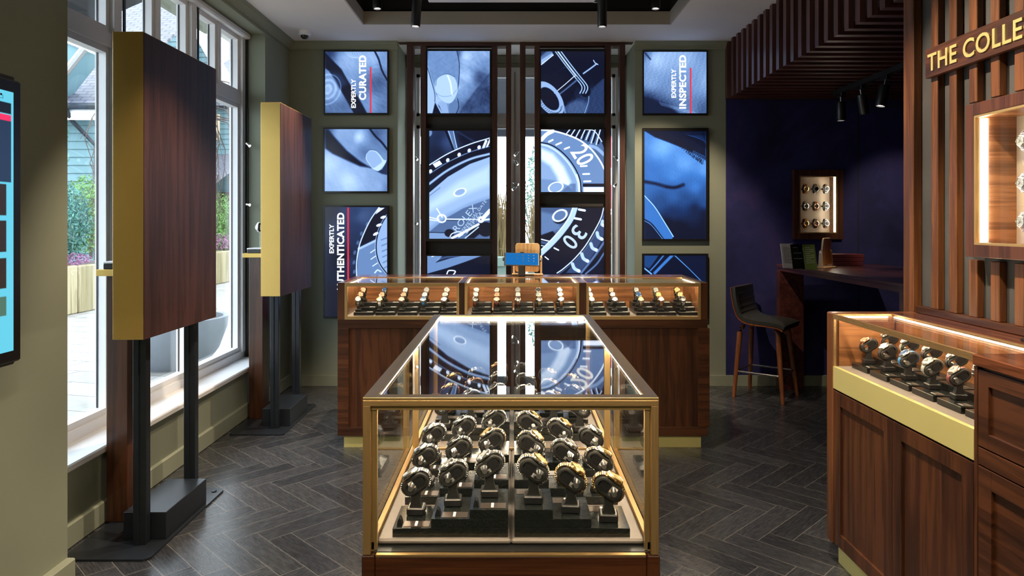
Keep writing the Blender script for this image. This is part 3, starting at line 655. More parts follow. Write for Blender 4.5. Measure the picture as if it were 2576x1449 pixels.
def s5(P):
    P.grad([(1228, 905, .25), (1300, 960, .20), (1560, 960, .13), (1780, 920, .10), (1400, 1010, .3), (1300, 1100, .16)])
    P.ell(1225, 920, 32, 35, .5, 0, 6); P.line([(1382, 900), (1455, 1078)], 18, .06, 4, False); P.line([(1405, 900), (1468, 1075)], 12, .62, 3, False); P.line([(1430, 900), (1478, 1070)], 32, .42, 6, False); P.line([(1450, 900), (1482, 1055)], 6, .75, 3, False); P.line([(1480, 905), (1640, 1000)], 14, .22, 12)
    c1 = [(1226, 1218), (1400, 1112), (1600, 1025), (1784, 968)]; c2 = [(1226, 1302), (1400, 1190), (1600, 1098), (1784, 1045)]
    P.fill(c1+[(1784, 1900), (1226, 1900)], .035, 4)
    P.line(c1, 9, .88, 4); P.line(c2, 7, .72, 4)
    P.fill([(1262, 1205), (1325, 1172), (1350, 1205), (1288, 1240)], .92, 4)
    for (u, v) in ((1243, 1272), (1400, 1170), (1504, 1120), (1596, 1083), (1686, 1053)): P.ell(u, v, 15, 19, .94, .4, 5)
    P.line([(1725, 1055), (1750, 995)], 22, .9, 4, False); P.line([(1755, 1052), (1784, 985)], 16, .9, 4, False)
    P.fill(c2+[(1784, 1110), (1600, 1165), (1400, 1265), (1226, 1385)], .13, 14)
    c3 = [(1226, 1390), (1400, 1262), (1600, 1162), (1784, 1112)]
    P.fill(c3+[(1784, 1140), (1600, 1205), (1400, 1318), (1226, 1460)], .16, 14); P.line(c3, 20, .66, 9)
    dial = [(1226, 1470), (1400, 1322), (1600, 1205), (1784, 1140)]
    P.fill(dial+[(1784, 1900), (1226, 1900)], .64, 5)
    P.fill([(1226, 1560), (1500, 1360), (1784, 1220), (1784, 1390), (1560, 1480), (1226, 1640)], .74, 60); P.fill([(1226, 1500), (1330, 1420), (1226, 1500)], .1, 10)
    P.fill([(1226, 1790), (1400, 1660), (1600, 1560), (1784, 1500), (1784, 1900), (1226, 1900)], .56, 40)
    P.ell(1510, 1463, 56, 32, .93, -.35, 4, 7); P.ell(1512, 1460, 46, 24, .60, -.35, 4)
    P.fill([(1228, 1826), (1380, 1700), (1540, 1610), (1784, 1520), (1784, 1900), (1228, 1900)], .40, 8); P.fill([(1228, 1826), (1440, 1840), (1440, 1900), (1228, 1900)], .55, 6)
    P.line([(1300, 1612), (1350, 1690)], 10, .93, 4, False); P.line([(1228, 1690), (1320, 1710), (1310, 1722), (1228, 1712)], 8, .93, 4, False); P.ell(1345, 1702, 38, 34, .93, 0, 4, 13); P.line([(1385, 1707), (1680, 1710)], 9, .97, 4, False); P.line([(1385, 1718), (1560, 1722)], 4, .15, 4, False)
    P.ell(1415, 1835, 44, 36, .05, 0, 5); P.line([(1228, 1828), (1380, 1832)], 6, .06, 4, False)
    P.ell(1745, 1800, 68, 66, .03, 0, 8); P.fill([(1620, 1782), (1720, 1730), (1740, 1800), (1640, 1882), (1560, 1882)], .05, 10)
    P.line([(1440, 1880), (1560, 1820), (1680, 1755)], 20, .95, 4); P.line([(1420, 1868), (1440, 1840), (1500, 1822), (1540, 1840), (1500, 1870)], 9, .9, 4); P.line([(1560, 1880), (1680, 1780)], 10, .8, 4)
    P.ell(1702, 1712, 30, 30, .93, 0, 4); P.ell(1702, 1710, 7, 7, .2, 0, 3); P.line([(1720, 1700), (1784, 1630)], 34, .92, 5, False); P.line([(1728, 1715), (1784, 1708)], 16, .85, 5, False)
def rot_text(t, W_, body, u, v, ang, size, mat, width=None, off=0):
    p = W_(u, v); text('lettering', body, size/SC/F*YS/.72, mat, (p[0], YS+.002, p[2]), (PI/2, -math.radians(ang), 0), t, .0003, off, width=width/SC/F*YS if width else None)
screen(1072, 1236, 323, 607, OA, (8, 4, 6, 6.5), 'tall screen showing a watch dial with its hands, middle of the portal nearer the windows', s5,
       extra=lambda t, W_: (rot_text(t, W_, 'ROLEX', 1485, 1826, 50, 60, M['ink_mid'], 290), rot_text(t, W_, 'PERPETUAL DATE', 1530, 1838, 52, 26, M['ink_mid'], 370), rot_text(t, W_, 'DEEPSEA', 1575, 1838, 51, 38, M['ink_mid'], 235)))
def s6(P):
    P.fill([(1205, 650), (1750, 650), (1560, 720), (1400, 775), (1205, 830)], .50, 6); P.fill([(1290, 728), (1330, 690), (1360, 655), (1590, 655), (1420, 688)], .10, 5); P.line([(1255, 672), (1300, 655)], 7, .95, 3); P.line([(1310, 700), (1420, 672), (1700, 655)], 22, .6, 18, k=.5)
    P.line([(1392, 830), (1410, 800), (1468, 805), (1450, 840)], 10, .95, 3)
screen(1072, 1236, 640, 802, OC, (3, 4, 4, 5), 'dark screen half hidden behind the counter, lowest on the portal nearer the windows', s6, .09)
def s7(P):
    P.grad([(300, 300, .10), (500, 300, .05), (800, 200, .12), (850, 380, .12), (450, 500, .04), (700, 600, .2)])
    P.fill([(470, 745), (500, 690), (720, 545), (868, 420), (868, 745)], .22, 10); P.ell(620, 700, 110, 75, .40, -.2, 40, k=.7); P.fill([(735, 560), (868, 430), (868, 745), (720, 745)], .26, 20); P.grain(.05, 6, 6, 0, 9)
    P.line([(730, 560), (725, 640), (690, 745)], 6, .7, 6, k=.8); P.line([(500, 680), (515, 745)], 16, .6, 10, k=.7)
    P.line([(295, 265), (350, 215), (405, 180)], 62, .62, 20); P.line([(295, 300), (430, 190)], 6, .95, 4)
    P.line([(440, 175), (520, 285), (610, 405), (680, 480), (700, 550)], 92, .13, 6)
    for dx in (-34, -8, 18): P.line([(455+dx, 175), (540+dx, 290), (630+dx, 405), (690+dx, 480), (700+dx, 520), (682+dx, 560)], 9, .72, 5)
    P.line([(440, 175), (525, 290), (612, 405)], 4, .97, 3); P.line([(600, 402), (512, 480), (415, 560)], 5, .98, 3, False); P.line([(620, 440), (530, 515), (440, 585)], 14, .42, 12); P.line([(680, 380), (750, 330), (800, 292)], 12, .7, 8); P.line([(772, 260), (788, 285), (812, 298)], 8, .75, 5)
    P.line([(380, 415), (450, 360), (520, 318)], 6, .3, 14, k=.7)
    P.ell(370, 610, 150, 85, .62, .95, 4, 34); P.ell(355, 620, 95, 45, .08, .95, 6)
    for i in range(22): a = -.6+i*.14; u, v = 370+math.cos(.95)*150*math.cos(a)-math.sin(.95)*85*math.sin(a), 610+math.sin(.95)*150*math.cos(a)+math.cos(.95)*85*math.sin(a); P.line([(u-8, v+6), (u+8, v-6)], 4, .15, 4, False)
    P.fill([(295, 175), (420, 175), (295, 255)], .30, 10, k=.6)
screen(1358, 1524, 126, 290, OB, (3, 4, 3.5, 5), 'square screen showing a loupe barrel and steel rings, topmost on the portal nearer the nook', s7)
def s8(P):
    P.fill([(288, 883), (868, 883), (868, 1460), (288, 1460)], .12, 2)
    oc = [(288, 893), (400, 903), (520, 935), (640, 985), (740, 1060), (800, 1130), (845, 1200), (868, 1250)]
    P.fill(oc+[(868, 1460), (288, 1460)], .50, 4)
    P.fill([(640, 985), (700, 930), (740, 890), (800, 930), (845, 1000), (868, 1060), (868, 1230), (780, 1100)], .40, 6)
    for i in range(7): P.line([(520+46*i, 935+12*i+(i > 4)*20), (560+46*i, 885)], 10, .85, 4, False); P.line([(540+46*i, 945+12*i), (582+46*i, 885)], 16, .05, 4, False)
    P.line([(700, 890), (780, 905), (848, 1000)], 8, .9, 4); P.line([(740, 1040), (800, 1060), (868, 1120)], 30, .62, 8); P.line(oc, 14, .95, 4)
    ic = [(288, 1008), (380, 1030), (470, 1085), (550, 1165), (610, 1255), (648, 1350), (660, 1460)]
    P.fill(ic+[(288, 1460)], .60, 4); P.fill([(288, 1060), (400, 1110), (500, 1230), (560, 1360), (570, 1460), (480, 1460), (440, 1320), (380, 1220), (288, 1160)], .86, 40); P.fill([(288, 1340), (400, 1350), (540, 1400), (590, 1460), (288, 1460)], .52, 16)
    P.line(ic, 10, .05, 4); P.line([(u-20, v+14) for u, v in ic], 16, .78, 6); P.line([(620, 1300), (642, 1380), (645, 1460)], 8, .95, 4)
    P.line([(296, 985), (345, 935), (400, 905)], 34, .95, 4); 
    for a, b_, c, d in ((366, 1002, 400, 985), (432, 1030, 478, 1010), (510, 1068, 550, 1052), (655, 1225, 710, 1222), (677, 1297, 733, 1295), (686, 1364, 744, 1362)): P.line([(a, b_), (c, d)], 15, .96, 3, False)
    P.fill([(675, 1384), (868, 1384), (868, 1412), (675, 1412)], .06, 4); P.fill([(680, 1416), (868, 1416), (868, 1460), (680, 1460)], .94, 4)
    P.ell(428, 1418, 66, 44, .92, -.3, 4, 10); P.ell(428, 1418, 56, 34, .6, -.3, 4); P.fill([(560, 1384), (610, 1384), (610, 1460), (480, 1460)], .4, 6, k=.7)
screen(1358, 1523, 322, 489, OB, (3, 4, 4, 6), 'square screen with the bezel numeral twenty, middle of the portal nearer the nook', s8,
       extra=lambda t, W_: (rot_text(t, W_, '2', 560, 1095, -58, 165, M['ink_white'], 80, .002), rot_text(t, W_, '0', 606, 1160, -64, 165, M['ink_white'], 80, .002)))
def s9(P):
    P.fill([(288, 222), (610, 222), (565, 340), (450, 500), (288, 655)], .36, 4); P.fill([(288, 260), (420, 290), (480, 420), (288, 480)], .46, 30); P.fill([(288, 480), (400, 440), (450, 500), (370, 580), (288, 655)], .08, 8)
    P.line([(288, 512), (400, 540)], 10, .95, 4, False); P.line([(288, 540), (390, 560)], 26, .35, 6, False); P.line([(288, 568), (350, 585)], 8, .8, 4, False)
    P.line([(605, 222), (565, 330), (480, 450), (380, 560), (288, 645)], 50, .74, 6); P.line([(585, 222), (545, 320), (465, 430), (365, 540), (288, 615)], 8, .92, 5)
    P.ell(465, 312, 68, 58, .03, -.5, 8); P.ell(465, 298, 64, 44, .45, -.5, 4); P.ell(465, 298, 66, 46, .92, -.5, 4, 13)
    for a, b_, c, d, w in ((640, 243, 692, 252, 20), (603, 323, 656, 333, 20), (414, 594, 452, 613, 13), (330, 674, 360, 698, 10)): P.line([(a, b_), (c, d)], w, .95, 3, False)
    oa = [(864, 230), (840, 320), (790, 420), (700, 570), (600, 690), (500, 780), (440, 822)]
    P.fill([(868, 250), (840, 350), (780, 470), (700, 600), (600, 720), (520, 822), (640, 822), (740, 700), (830, 560), (868, 470)], .30, 8); P.line(oa, 9, .90, 4); P.line([(u+16, v+8) for u, v in oa], 4, .5, 4)
    for a, b_, c, d in ((855, 350, 868, 390), (805, 455, 850, 515), (748, 555, 800, 615), (665, 648, 720, 715), (580, 738, 640, 805)): P.line([(a, b_), ((a+c)/2-12, (b_+d)/2+8), (c, d)], 30, .74, 5); P.ell(c-4, d-4, 14, 14, .9, 0, 5)
    P.line([(868, 640), (800, 740), (700, 830)], 16, .45, 10); P.line([(868, 540), (780, 670), (660, 820)], 22, .6, 12, k=.7)
screen(1358, 1523, 519, 801, OD, (3, 4, 3.5, 5), 'tall screen with the bezel numeral thirty, lowest on the portal nearer the nook', s9, .085,
       extra=lambda t, W_: (rot_text(t, W_, '3', 608, 376, -127, 150, M['ink_pale'], 86, .002), rot_text(t, W_, '0', 533, 461, -130, 150, M['ink_pale'], 86, .002)))
def s10(P):
    P.grad([(1235, 190, .4), (1350, 250, .68), (1450, 200, .62), (1600, 230, .60), (1790, 200, .50), (1300, 450, .55), (1500, 500, .5), (1700, 450, .52), (1790, 450, .58), (1260, 640, .20), (1400, 730, .2), (1650, 700, .45), (1780, 720, .35)])
    P.grain(.07, 7, 7, .3, 12); P.fill([(1225, 590), (1340, 620), (1450, 670), (1560, 752), (1225, 752)], .17, 26); P.line([(1230, 180), (1290, 250)], 10, .15, 16)
    for i in range(26): P.line([(1370+14*i, 640+4*i), (1392+14*i, 672+4*i)], 3, .8, 5, False, .5)
screen(1617, 1781, 127, 290, OB, (3, 4, 3.5, 5), 'square screen with the word inspected, topmost on the right column', s10,
       extra=lambda t, W_: (up_text(t, W_, 'EXPERTLY', 1522, 338, 602, 40, off=.0017), up_text(t, W_, 'INSPECTED', 1613, 212, 701, 60, off=.0028), red_line(t, W_, 1657, 328, 748)))
def s11(P):
    P.grad([(1245, 920, .55), (1400, 1050, .66), (1600, 1200, .62), (1780, 1250, .60), (1500, 1300, .55), (1300, 1330, .5), (1700, 1420, .52), (1245, 1460, .45), (1500, 1500, .42), (1780, 1560, .36), (1500, 1650, .24), (1780, 1750, .14), (1600, 1860, .10), (1380, 1560, .34), (1450, 1750, .10), (1700, 1620, .18), (1780, 1480, .38), (1620, 1520, .34), (1790, 1860, .06), (1560, 1800, .08), (1780, 1660, .14)])
    P.grain(.012, 2, 2, 0, 14)
    P.fill([(1238, 903), (1330, 960), (1450, 1005), (1600, 1065), (1700, 1115), (1795, 1172), (1795, 900)], .15, 12); P.grain(.02, 8, 8, 0, 15)
    P.fill([(1560, 905), (1620, 960), (1700, 1000), (1795, 1060), (1795, 905)], .04, 14)
    for i in range(8): P.line([(1580+22*i, 915), (1640+20*i, 945+6*i), (1795, 950+10*i)], 3, .5, 5, k=.6)
    r = random.Random(3)
    for i in range(17): u = 1560+i*14; v = 985+i*10.0; P.line([(u, v), (u-50+i*1.2, v+10+i*.8), (u-95+i*4.4, v-8+i*4.4)], 5, .03, 3)
    for i in range(13): u = 1640+i*12; v = 1045+i*8.5; P.line([(u, v), (u-14, v+30), (u-20+r.uniform(-6, 6), v+58)], 5, .03, 3)
    for i in range(14): P.line([(1680+8*i, 1080+4*i), (1676+8*i, 1120+4*i)], 2.5, .75, 3, False, .7)
    P.line([(1238, 1366), (1340, 1385), (1440, 1412), (1520, 1418), (1590, 1395)], 26, .16, 24); P.line([(1430, 1415), (1510, 1420), (1560, 1405)], 10, .06, 12)
    o = 1376.8
    P.fill([(1238, 118+o), (1330, 220+o), (1420, 360+o), (1500, 490+o), (1485, 515+o), (1238, 515+o)], .50, 4); P.grain(.012, 1, 12, 1.0, 16)
    P.line([(1238, 118+o), (1330, 220+o), (1420, 360+o), (1500, 490+o)], 7, .85, 4); P.fill([(1238, 335+o), (1310, 385+o), (1400, 500+o), (1400, 515+o), (1238, 515+o)], .16, 4); P.line([(1238, 332+o), (1310, 380+o), (1410, 510+o)], 7, .02, 4); P.line([(1238, 345+o), (1305, 392+o), (1400, 510+o)], 4, .7, 3)
screen(1616, 1782, 322, 606, OB, (5, 6, 8, 5), 'tall screen showing eyelashes and skin, middle of the right column', s11, deep=True)
def s12(P):
    P.fill([(1225, 655), (1380, 655), (1280, 780), (1225, 760)], .32, 10); P.line([(1385, 655), (1290, 800)], 26, .06, 6, False); P.line([(1490, 660), (1410, 740), (1330, 822)], 26, .52, 8); P.line([(1412, 660), (1350, 735), (1290, 800)], 12, .55, 8); P.grain(.02, 1, 8, -.8, 18)
    P.line([(1510, 660), (1640, 780), (1760, 900)], 8, .62, 4, False); P.fill([(1520, 655), (1795, 655), (1795, 900), (1760, 895)], .15, 10); P.line([(1225, 770), (1300, 830)], 12, .7, 5)
screen(1616, 1782, 638, 801, OD, (5, 6, 5, 5), 'dark screen half hidden behind the counter, lowest on the right column', s12, .13, deep=True)

# ------------------------------------------------------------------ wall mounted touchscreen on the near pier
def left_tv():
    X0, X1 = -1.679, -1.600; Y1 = 2.282; Y0 = Y1-.565; z1, z0 = 1.812, .890
    t = thing('portrait_touchscreen', 'portrait touchscreen with a cyan and black page on the near left pier', 'screen', (X0, Y0, z0))
    MB().cham(X0+.001, X1-.022, Y0+.01, Y1-.002, z0, z1+.012, .004).build('mounting_box', M['greypanel'], t)
    MB().cham(X1-.022, X1-.002, Y0, Y1, z0+.012, z1-.004, .006).build('bezel', M['blackpl'], t)
    nu, nv = 160, 260; zz = np.linspace(0, 1, nv)[:, None]*np.ones((1, nu)); uu = np.linspace(0, 1, nu)[None, :]*np.ones((nv, 1))
    sy1, sy0 = Y1-.038, Y0+.048; sz1, sz0 = z1-.045, z0+.05
    Yv = sy0+(sy1-sy0)*uu; Zv = sz1+(sz0-sz1)*zz
    cy_ = np.array((.12, .55, .72)); rgb = np.ones((nv, nu, 1))*cy_*.7; dk = np.array((.006, .008, .014)); bl = np.array((.012, .025, .055))
    def row(za, zb, yb, col, ya=sy0+.03): 
        m_ = (Zv < za) & (Zv > zb) & (Yv < yb) & (Yv > ya); rgb[m_] = col
    pz = lambda y, Y=2.2: HC+(HY-y)/F*Y
    row(pz(257), pz(285), sy1-.010, dk); row(pz(287), pz(302), sy1-.010, (.60, .02, .08)); row(pz(302), pz(458), sy1-.012, bl)
    for a, b_ in ((463, 541), (555, 634), (648, 726)):
        row(pz(a), pz(b_), sy1-.032, (.02, .014, .012), sy0+.29); row(pz(a), pz(b_), sy0+.25, (.02, .014, .012), sy0+.03)
    row(pz(745), pz(795), sy1-.032, (.05, .11, .08), sy0+.29); row(pz(745), pz(795), sy0+.25, (.05, .08, .11))
    picture_mesh('picture', (X1-.0015, sy0, sz1), (X1-.0015, sy1, sz1), (X1-.0015, sy0, sz0), rgb, t)
    ic = MB(); y, z = sy1-.055, pz(243)
    ic.box(X1-.001, X1-.0005, y-.008, y+.008, z-.006, z-.005).box(X1-.001, X1-.0005, y-.008, y-.007, z-.006, z+.004).box(X1-.001, X1-.0005, y+.007, y+.008, z-.006, z+.004).box(X1-.001, X1-.0005, y-.008, y+.008, z+.003, z+.004).box(X1-.001, X1-.0005, y-.004, y+.004, z+.004, z+.009)
    ic.build('bag_icon', M['blackpl'], t)
left_tv()

# ------------------------------------------------------------------ window kiosks
def kiosk(dy, label):
    t = thing('digital_kiosk', label, 'digital kiosk', (-1.65, 2.80+dy, 0), 'gold edged digital kiosks')
    Y = lambda y: y+dy
    pl = MB(); x0, x1, y0, y1, r = -1.805, -1.452, Y(2.785), Y(3.535), .03
    poly = []
    for cx_, cy_, a0 in ((x1-r, y1-r, 0), (x0+r, y1-r, 90), (x0+r, y0+r, 180), (x1-r, y0+r, 270)):
        for k in range(7): a = math.radians(a0+k*15); poly.append((cx_+r*math.cos(a), cy_+r*math.sin(a)))
    pl.prism(poly, 2, 0, .009); pl.build('floor_plate', M['blackmetal'], t)
    MB().cham(-1.65, -1.468, Y(2.962), Y(3.352), .009, .124, .002).build('ballast_box', M['blackmetal'], t)
    MB().lathe([(.012, .009), (.012, .013), (.008, .014), (.001, .014)], Matrix.Translation((-1.49, Y(3.49), 0)), 16).build('bolt', M['blackmetal'], t)
    for a, b_ in ((2.912, 2.95), (3.362, 3.40)):
        MB().cham(-1.582, -1.527, Y(a), Y(b_), .009, .90, .002).cham(-1.578, -1.555, Y(a)-.006, Y(a), .009, .88, .001).build('post', M['blackmetal'], t)
    hs = MB(); X0, X1, a, b_, z0, z1 = -1.602, -1.477, Y(2.80), Y(3.487), .881, 2.115
    hs.cham(X0, X1-.001, a, b_, z0, z1, .0015); hs.build('housing', M['goldpanel'], t)
    MB().box(X1-.0012, X1+.0005, a+.0, b_-.006, z0+.0, z1-.003).build('walnut_panel', M['w_screen'], t)
    MB().box(X0-.003, X0+.001, a+.02, b_-.02, z0+.02, z1-.02).build('screen_face', M['blackpl'], t)
kiosk(0, 'gold edged walnut digital kiosk nearer the camera, before the left windows')
kiosk(1.647, 'gold edged walnut digital kiosk farther away, by the green window reveal')
def pedestal(x0, y0, label, watch_label):
    t = thing('display_pedestal', label, 'pedestal', (x0+.047, y0+.06, .009), 'slim walnut pedestals')
    MB().cham(x0, x0+.095, y0, y0+.12, .0095, 1.112, .002).build('column', M['w_count'], t)
    MB().cham(x0-.035, x0+.13, y0-.022, y0+.142, 1.112, 1.141, .002).build('gold_tray', M['goldpanel'], t)
    cx_, cy_ = x0+.055, y0+.06
    MB().cham(x0-.012, x0+.118, y0-.005, y0+.125, 1.141, 1.166, .003).build('plinth_block', M['blackpl'], t)
    MB().cham(x0-.014, x0+.120, y0-.007, y0+.127, 1.166, 1.176, .005).build('white_cushion', M['white'], t)
    MB().lathe([(.006, 1.176), (.006, 1.285)], Matrix.Translation((cx_, cy_, 0)), 14).build('clear_rod', M['glass'], t)
    return (cx_, cy_, 1.318)
ped1 = pedestal(-1.820, 3.132, 'slim walnut pedestal with gold tray behind the nearer kiosk', '')
ped2 = pedestal(-1.803, 4.779, 'slim walnut pedestal with gold tray behind the farther kiosk', '')

# ------------------------------------------------------------------ watches and their stands
TILT = math.radians(35); TILTS = {}
def race(a, r, n=10):
    """closed racetrack: points along the long axis, counter-clockwise from the right end"""
    P = []
    for k in range(n+1): t = -PI/2+PI*k/n; P.append((a+r*math.cos(t), r*math.sin(t)))
    for k in range(n+1): t = PI/2+PI*k/n; P.append((-a+r*math.cos(t), r*math.sin(t)))
    return P
def loft(mb, stations, R):
    """closed loops (list of (poly, y)) joined into a surface"""
    o = len(mb.v); n = len(stations[0][0])
    for poly, y in stations: mb.v += [tuple(R @ Vector((p[0], y, p[1]))) for p in poly]
    for i in range(len(stations)-1):
        for k in range(n):
            k2 = (k+1) % n; mb.f.append((o+i*n+k, o+i*n+k2, o+(i+1)*n+k2, o+(i+1)*n+k))
    return mb
RT = Matrix.Rotation(-TILT, 4, 'Y')    # local z (dial normal) leans to -x
def cuff_geo(R, a=.0135, ro=.0180, ri=.0112, h=.015):
    mb = MB(); O = lambda d: race(a, ro-d, 12); I = lambda d: race(a, ri+d, 12)
    loft(mb, [(O(.0025), -h), (O(.0008), -h+.0012), (O(0), -h+.004), (O(0), h-.004), (O(.0008), h-.0012), (O(.0025), h), (I(.0), h), (I(0), -h), (O(.0025), -h)], R)
    return mb
def make_stand():
    """black C-shaped watch stand: base at z=0, cuff centre at z=.070"""
    t = thing('watch_stand', 'x', 'watch stand', (0, 0, 0))
    Rc = Matrix.Translation((0, 0, .068)) @ RT
    cuff_geo(Rc).build('cuff', M['cuff'], t, smooth=True)
    nk = MB(); w0 = [(-.017, .010), (.017, .010), (.011, .022), (.008, .034), (.010, .050), (-.012, .050), (-.009, .034), (-.012, .022)]
    nk.prism(w0, 1, -.009, .009); nk.build('neck', M['cuff'], t)
    MB().cham(-.019, .019, -.018, .018, 0, .017, .0025).build('foot', M['blackpl'], t)
    MB().box(-.002, .0215, -.0135, .0135, -.0105, .0105, Rc).build('core_block', M['blackpl'], t)
    MB().lathe([(.0055, -.0135), (.0055, .0135)], Rc @ Matrix.Translation((-.0155, 0, -.003)) @ Matrix.Rotation(PI/2, 4, 'X'), 14).build('steel_roll', M['steelb'], t, smooth=True)
    return t
def bracelet(kind, R, a=.0135, ro=.0195, loose=.0):
    """band around the racetrack, leaving the case side open"""
    L = 4*a+2*PI*ro; half = .0155; mb = MB()
    def pt(s, d=0):
        s = s % L
        if s < a: return (-s, ro+d), (0, 1)
        s -= a
        if s < PI*ro: t = PI/2+s/ro; return (-a+(ro+d)*math.cos(t), (ro+d)*math.sin(t)), (math.cos(t), math.sin(t))
        s -= PI*ro
        if s < 2*a: return (-a+s, -ro-d), (0, -1)
        s -= 2*a
        if s < PI*ro: t = -PI/2+s/ro; return (a+(ro+d)*math.cos(t), (ro+d)*math.sin(t)), (math.cos(t), math.sin(t))
        s -= PI*ro; return (a-s, ro+d), (0, 1)
    s0, s1 = half, L-half; n = 34
    if kind == 'leather':
        st = []
        for i in range(n+1):
            s = s0+(s1-s0)*i/n; e = abs(2*i/n-1); w = .0072+.0018*e; lf = loose*(1-e)
            (x, z), (nx, nz) = pt(s, lf); th = .0012 if i not in (0, n) else .002
            st.append([(x+nx*th*k, y, z+nz*th*k) for k, y in ((-.3, -w), (1, -w*.92), (1, w*.92), (-.3, w))])
        o = len(mb.v)
        for q in st: mb.v += [tuple(R @ Vector(p)) for p in q]
        for i in range(n):
            for k in range(4): k2 = (k+1) % 4; mb.f.append((o+i*4+k, o+i*4+k2, o+(i+1)*4+k2, o+(i+1)*4+k))
        mb.f += [(o, o+1, o+2, o+3), (o+n*4+3, o+n*4+2, o+n*4+1, o+n*4)]
    else:
        for i in range(n):
            s = s0+(s1-s0)*(i+.5)/n; e = abs(2*(i+.5)/n-1); w = .0078+.0018*e; (x, z), (nx, nz) = pt(s, loose*(1-e)+.0012)
            ang = math.atan2(nx, nz); Q = R @ Matrix.Translation((x, 0, z)) @ Matrix.Rotation(ang, 4, 'Y'); l = (s1-s0)/n*.46
            if kind == 'side': mb.cham(-l, l, -w, -w*.42, -.0014, .0014, .0006, Q); mb.cham(-l, l, w*.42, w, -.0014, .0014, .0006, Q)
            elif kind == 'mid': mb.cham(-l, l, -w*.38, w*.38, -.0014, .0019, .0006, Q)
            else: mb.cham(-l, l, -w, w, -.0014, .0016, .0007, Q)
    return mb
def make_watch(case, bezel, dial, band, band2=None, hands='steel', kind='link', square=False, chrono=False):
    """watch wrapped round the cuff: origin at the cuff centre, dial leaning towards -x"""
    t = thing('wristwatch', 'x', 'watch', (0, 0, 0)); R = RT; zc = .0190
    K = R @ Matrix.Translation((0, 0, zc))
    cs = MB()
    if square: cs.cham(-.0165, .0165, -.0135, .0135, .0, .0085, .003, K)
    else: cs.lathe([(.013, .0), (.0185, .0018), (.0195, .004), (.0190, .0062), (.0170, .0075)], K, 28)
    for sx_ in (-1, 1):
        for sy_ in (-1, 1): cs.add([K @ Vector(p) for p in ((sx_*.012, sy_*.0085, .001), (sx_*.012, sy_*.0125, .001), (sx_*.012, sy_*.0125, .006), (sx_*.012, sy_*.0085, .006), (sx_*.0225, sy_*.0080, -.005), (sx_*.0225, sy_*.0110, -.005), (sx_*.0225, sy_*.0110, -.001), (sx_*.0225, sy_*.0080, -.001))], [(0, 3, 2, 1), (4, 5, 6, 7), (0, 1, 5, 4), (1, 2, 6, 5), (2, 3, 7, 6), (3, 0, 4, 7)])
    cs.build('case', M[case], t, smooth=True)
    if not square:
        MB().lathe([(.0186, .0060), (.0182, .0082), (.0160, .0096), (.0152, .0090), (.0150, .0078)], K, 30, False).build('bezel', M[bezel], t, smooth=True)
        MB().lathe([(.0152, .0080), (.0005, .0080)], K, 28, False).build('dial', M[dial], t)
    else: MB().box(-.0135, .0135, -.0105, .0105, .0084, .0089, K).build('dial', M[dial], t)
    hm = MB(); h = .0083 if not square else .0091
    for i in range(12):
        a = i*PI/6; q = K @ Matrix.Rotation(a, 4, 'Z'); rr = .0135 if not square else .0098
        hm.box(rr-.0022, rr, -.0004, .0004, h-.0001, h+.0005, q)
    for a, l, w in ((2.3, .0085, .0007), (.9, .0115, .0005)): hm.box(-.002, l, -w, w, h+.0006, h+.0010, K @ Matrix.Rotation(a, 4, 'Z'))
    if chrono:
        for (x, y) in ((.006, 0), (-.003, .0055), (-.003, -.0055)): hm.lathe([(.0034, h), (.0034, h+.0004), (.0027, h+.0004)], K @ Matrix.Translation((x, y, 0)), 14, False)
    hm.build('hands', M[hands], t)
    cr = MB(); Q = K @ Matrix.Translation((0, .0192 if not square else .0135, .0042)) @ Matrix.Rotation(-PI/2, 4, 'X'); cr.lathe([(.0022, 0), (.0026, .0006), (.0026, .0030), (.0018, .0034)], Q, 12)
    if chrono:
        for sx_ in (-1, 1): cr.lathe([(.0014, 0), (.0016, .0026)], K @ Matrix.Rotation(sx_*.5, 4, 'Z') @ Matrix.Translation((0, .0192, .0042)) @ Matrix.Rotation(-PI/2, 4, 'X'), 10)
    cr.build('crown', M[case], t, smooth=True)
    if kind == 'leather': bracelet('leather', R, loose=.001).build('strap', M[band], t, smooth=True); MB().cham(-.004, .004, -.0085, .0085, -.0008, .0016, .0005, R @ Matrix.Translation((.004, 0, -.0205))).build('buckle', M[case], t)
    elif band2: bracelet('side', R, loose=.001).build('bracelet', M[band], t); bracelet('mid', R, loose=.001).build('centre_links', M[band2], t)
    else: bracelet('side', R, loose=.001).build('bracelet', M[band], t); bracelet('mid', R, loose=.001).build('centre_links', M[band], t)
    return t
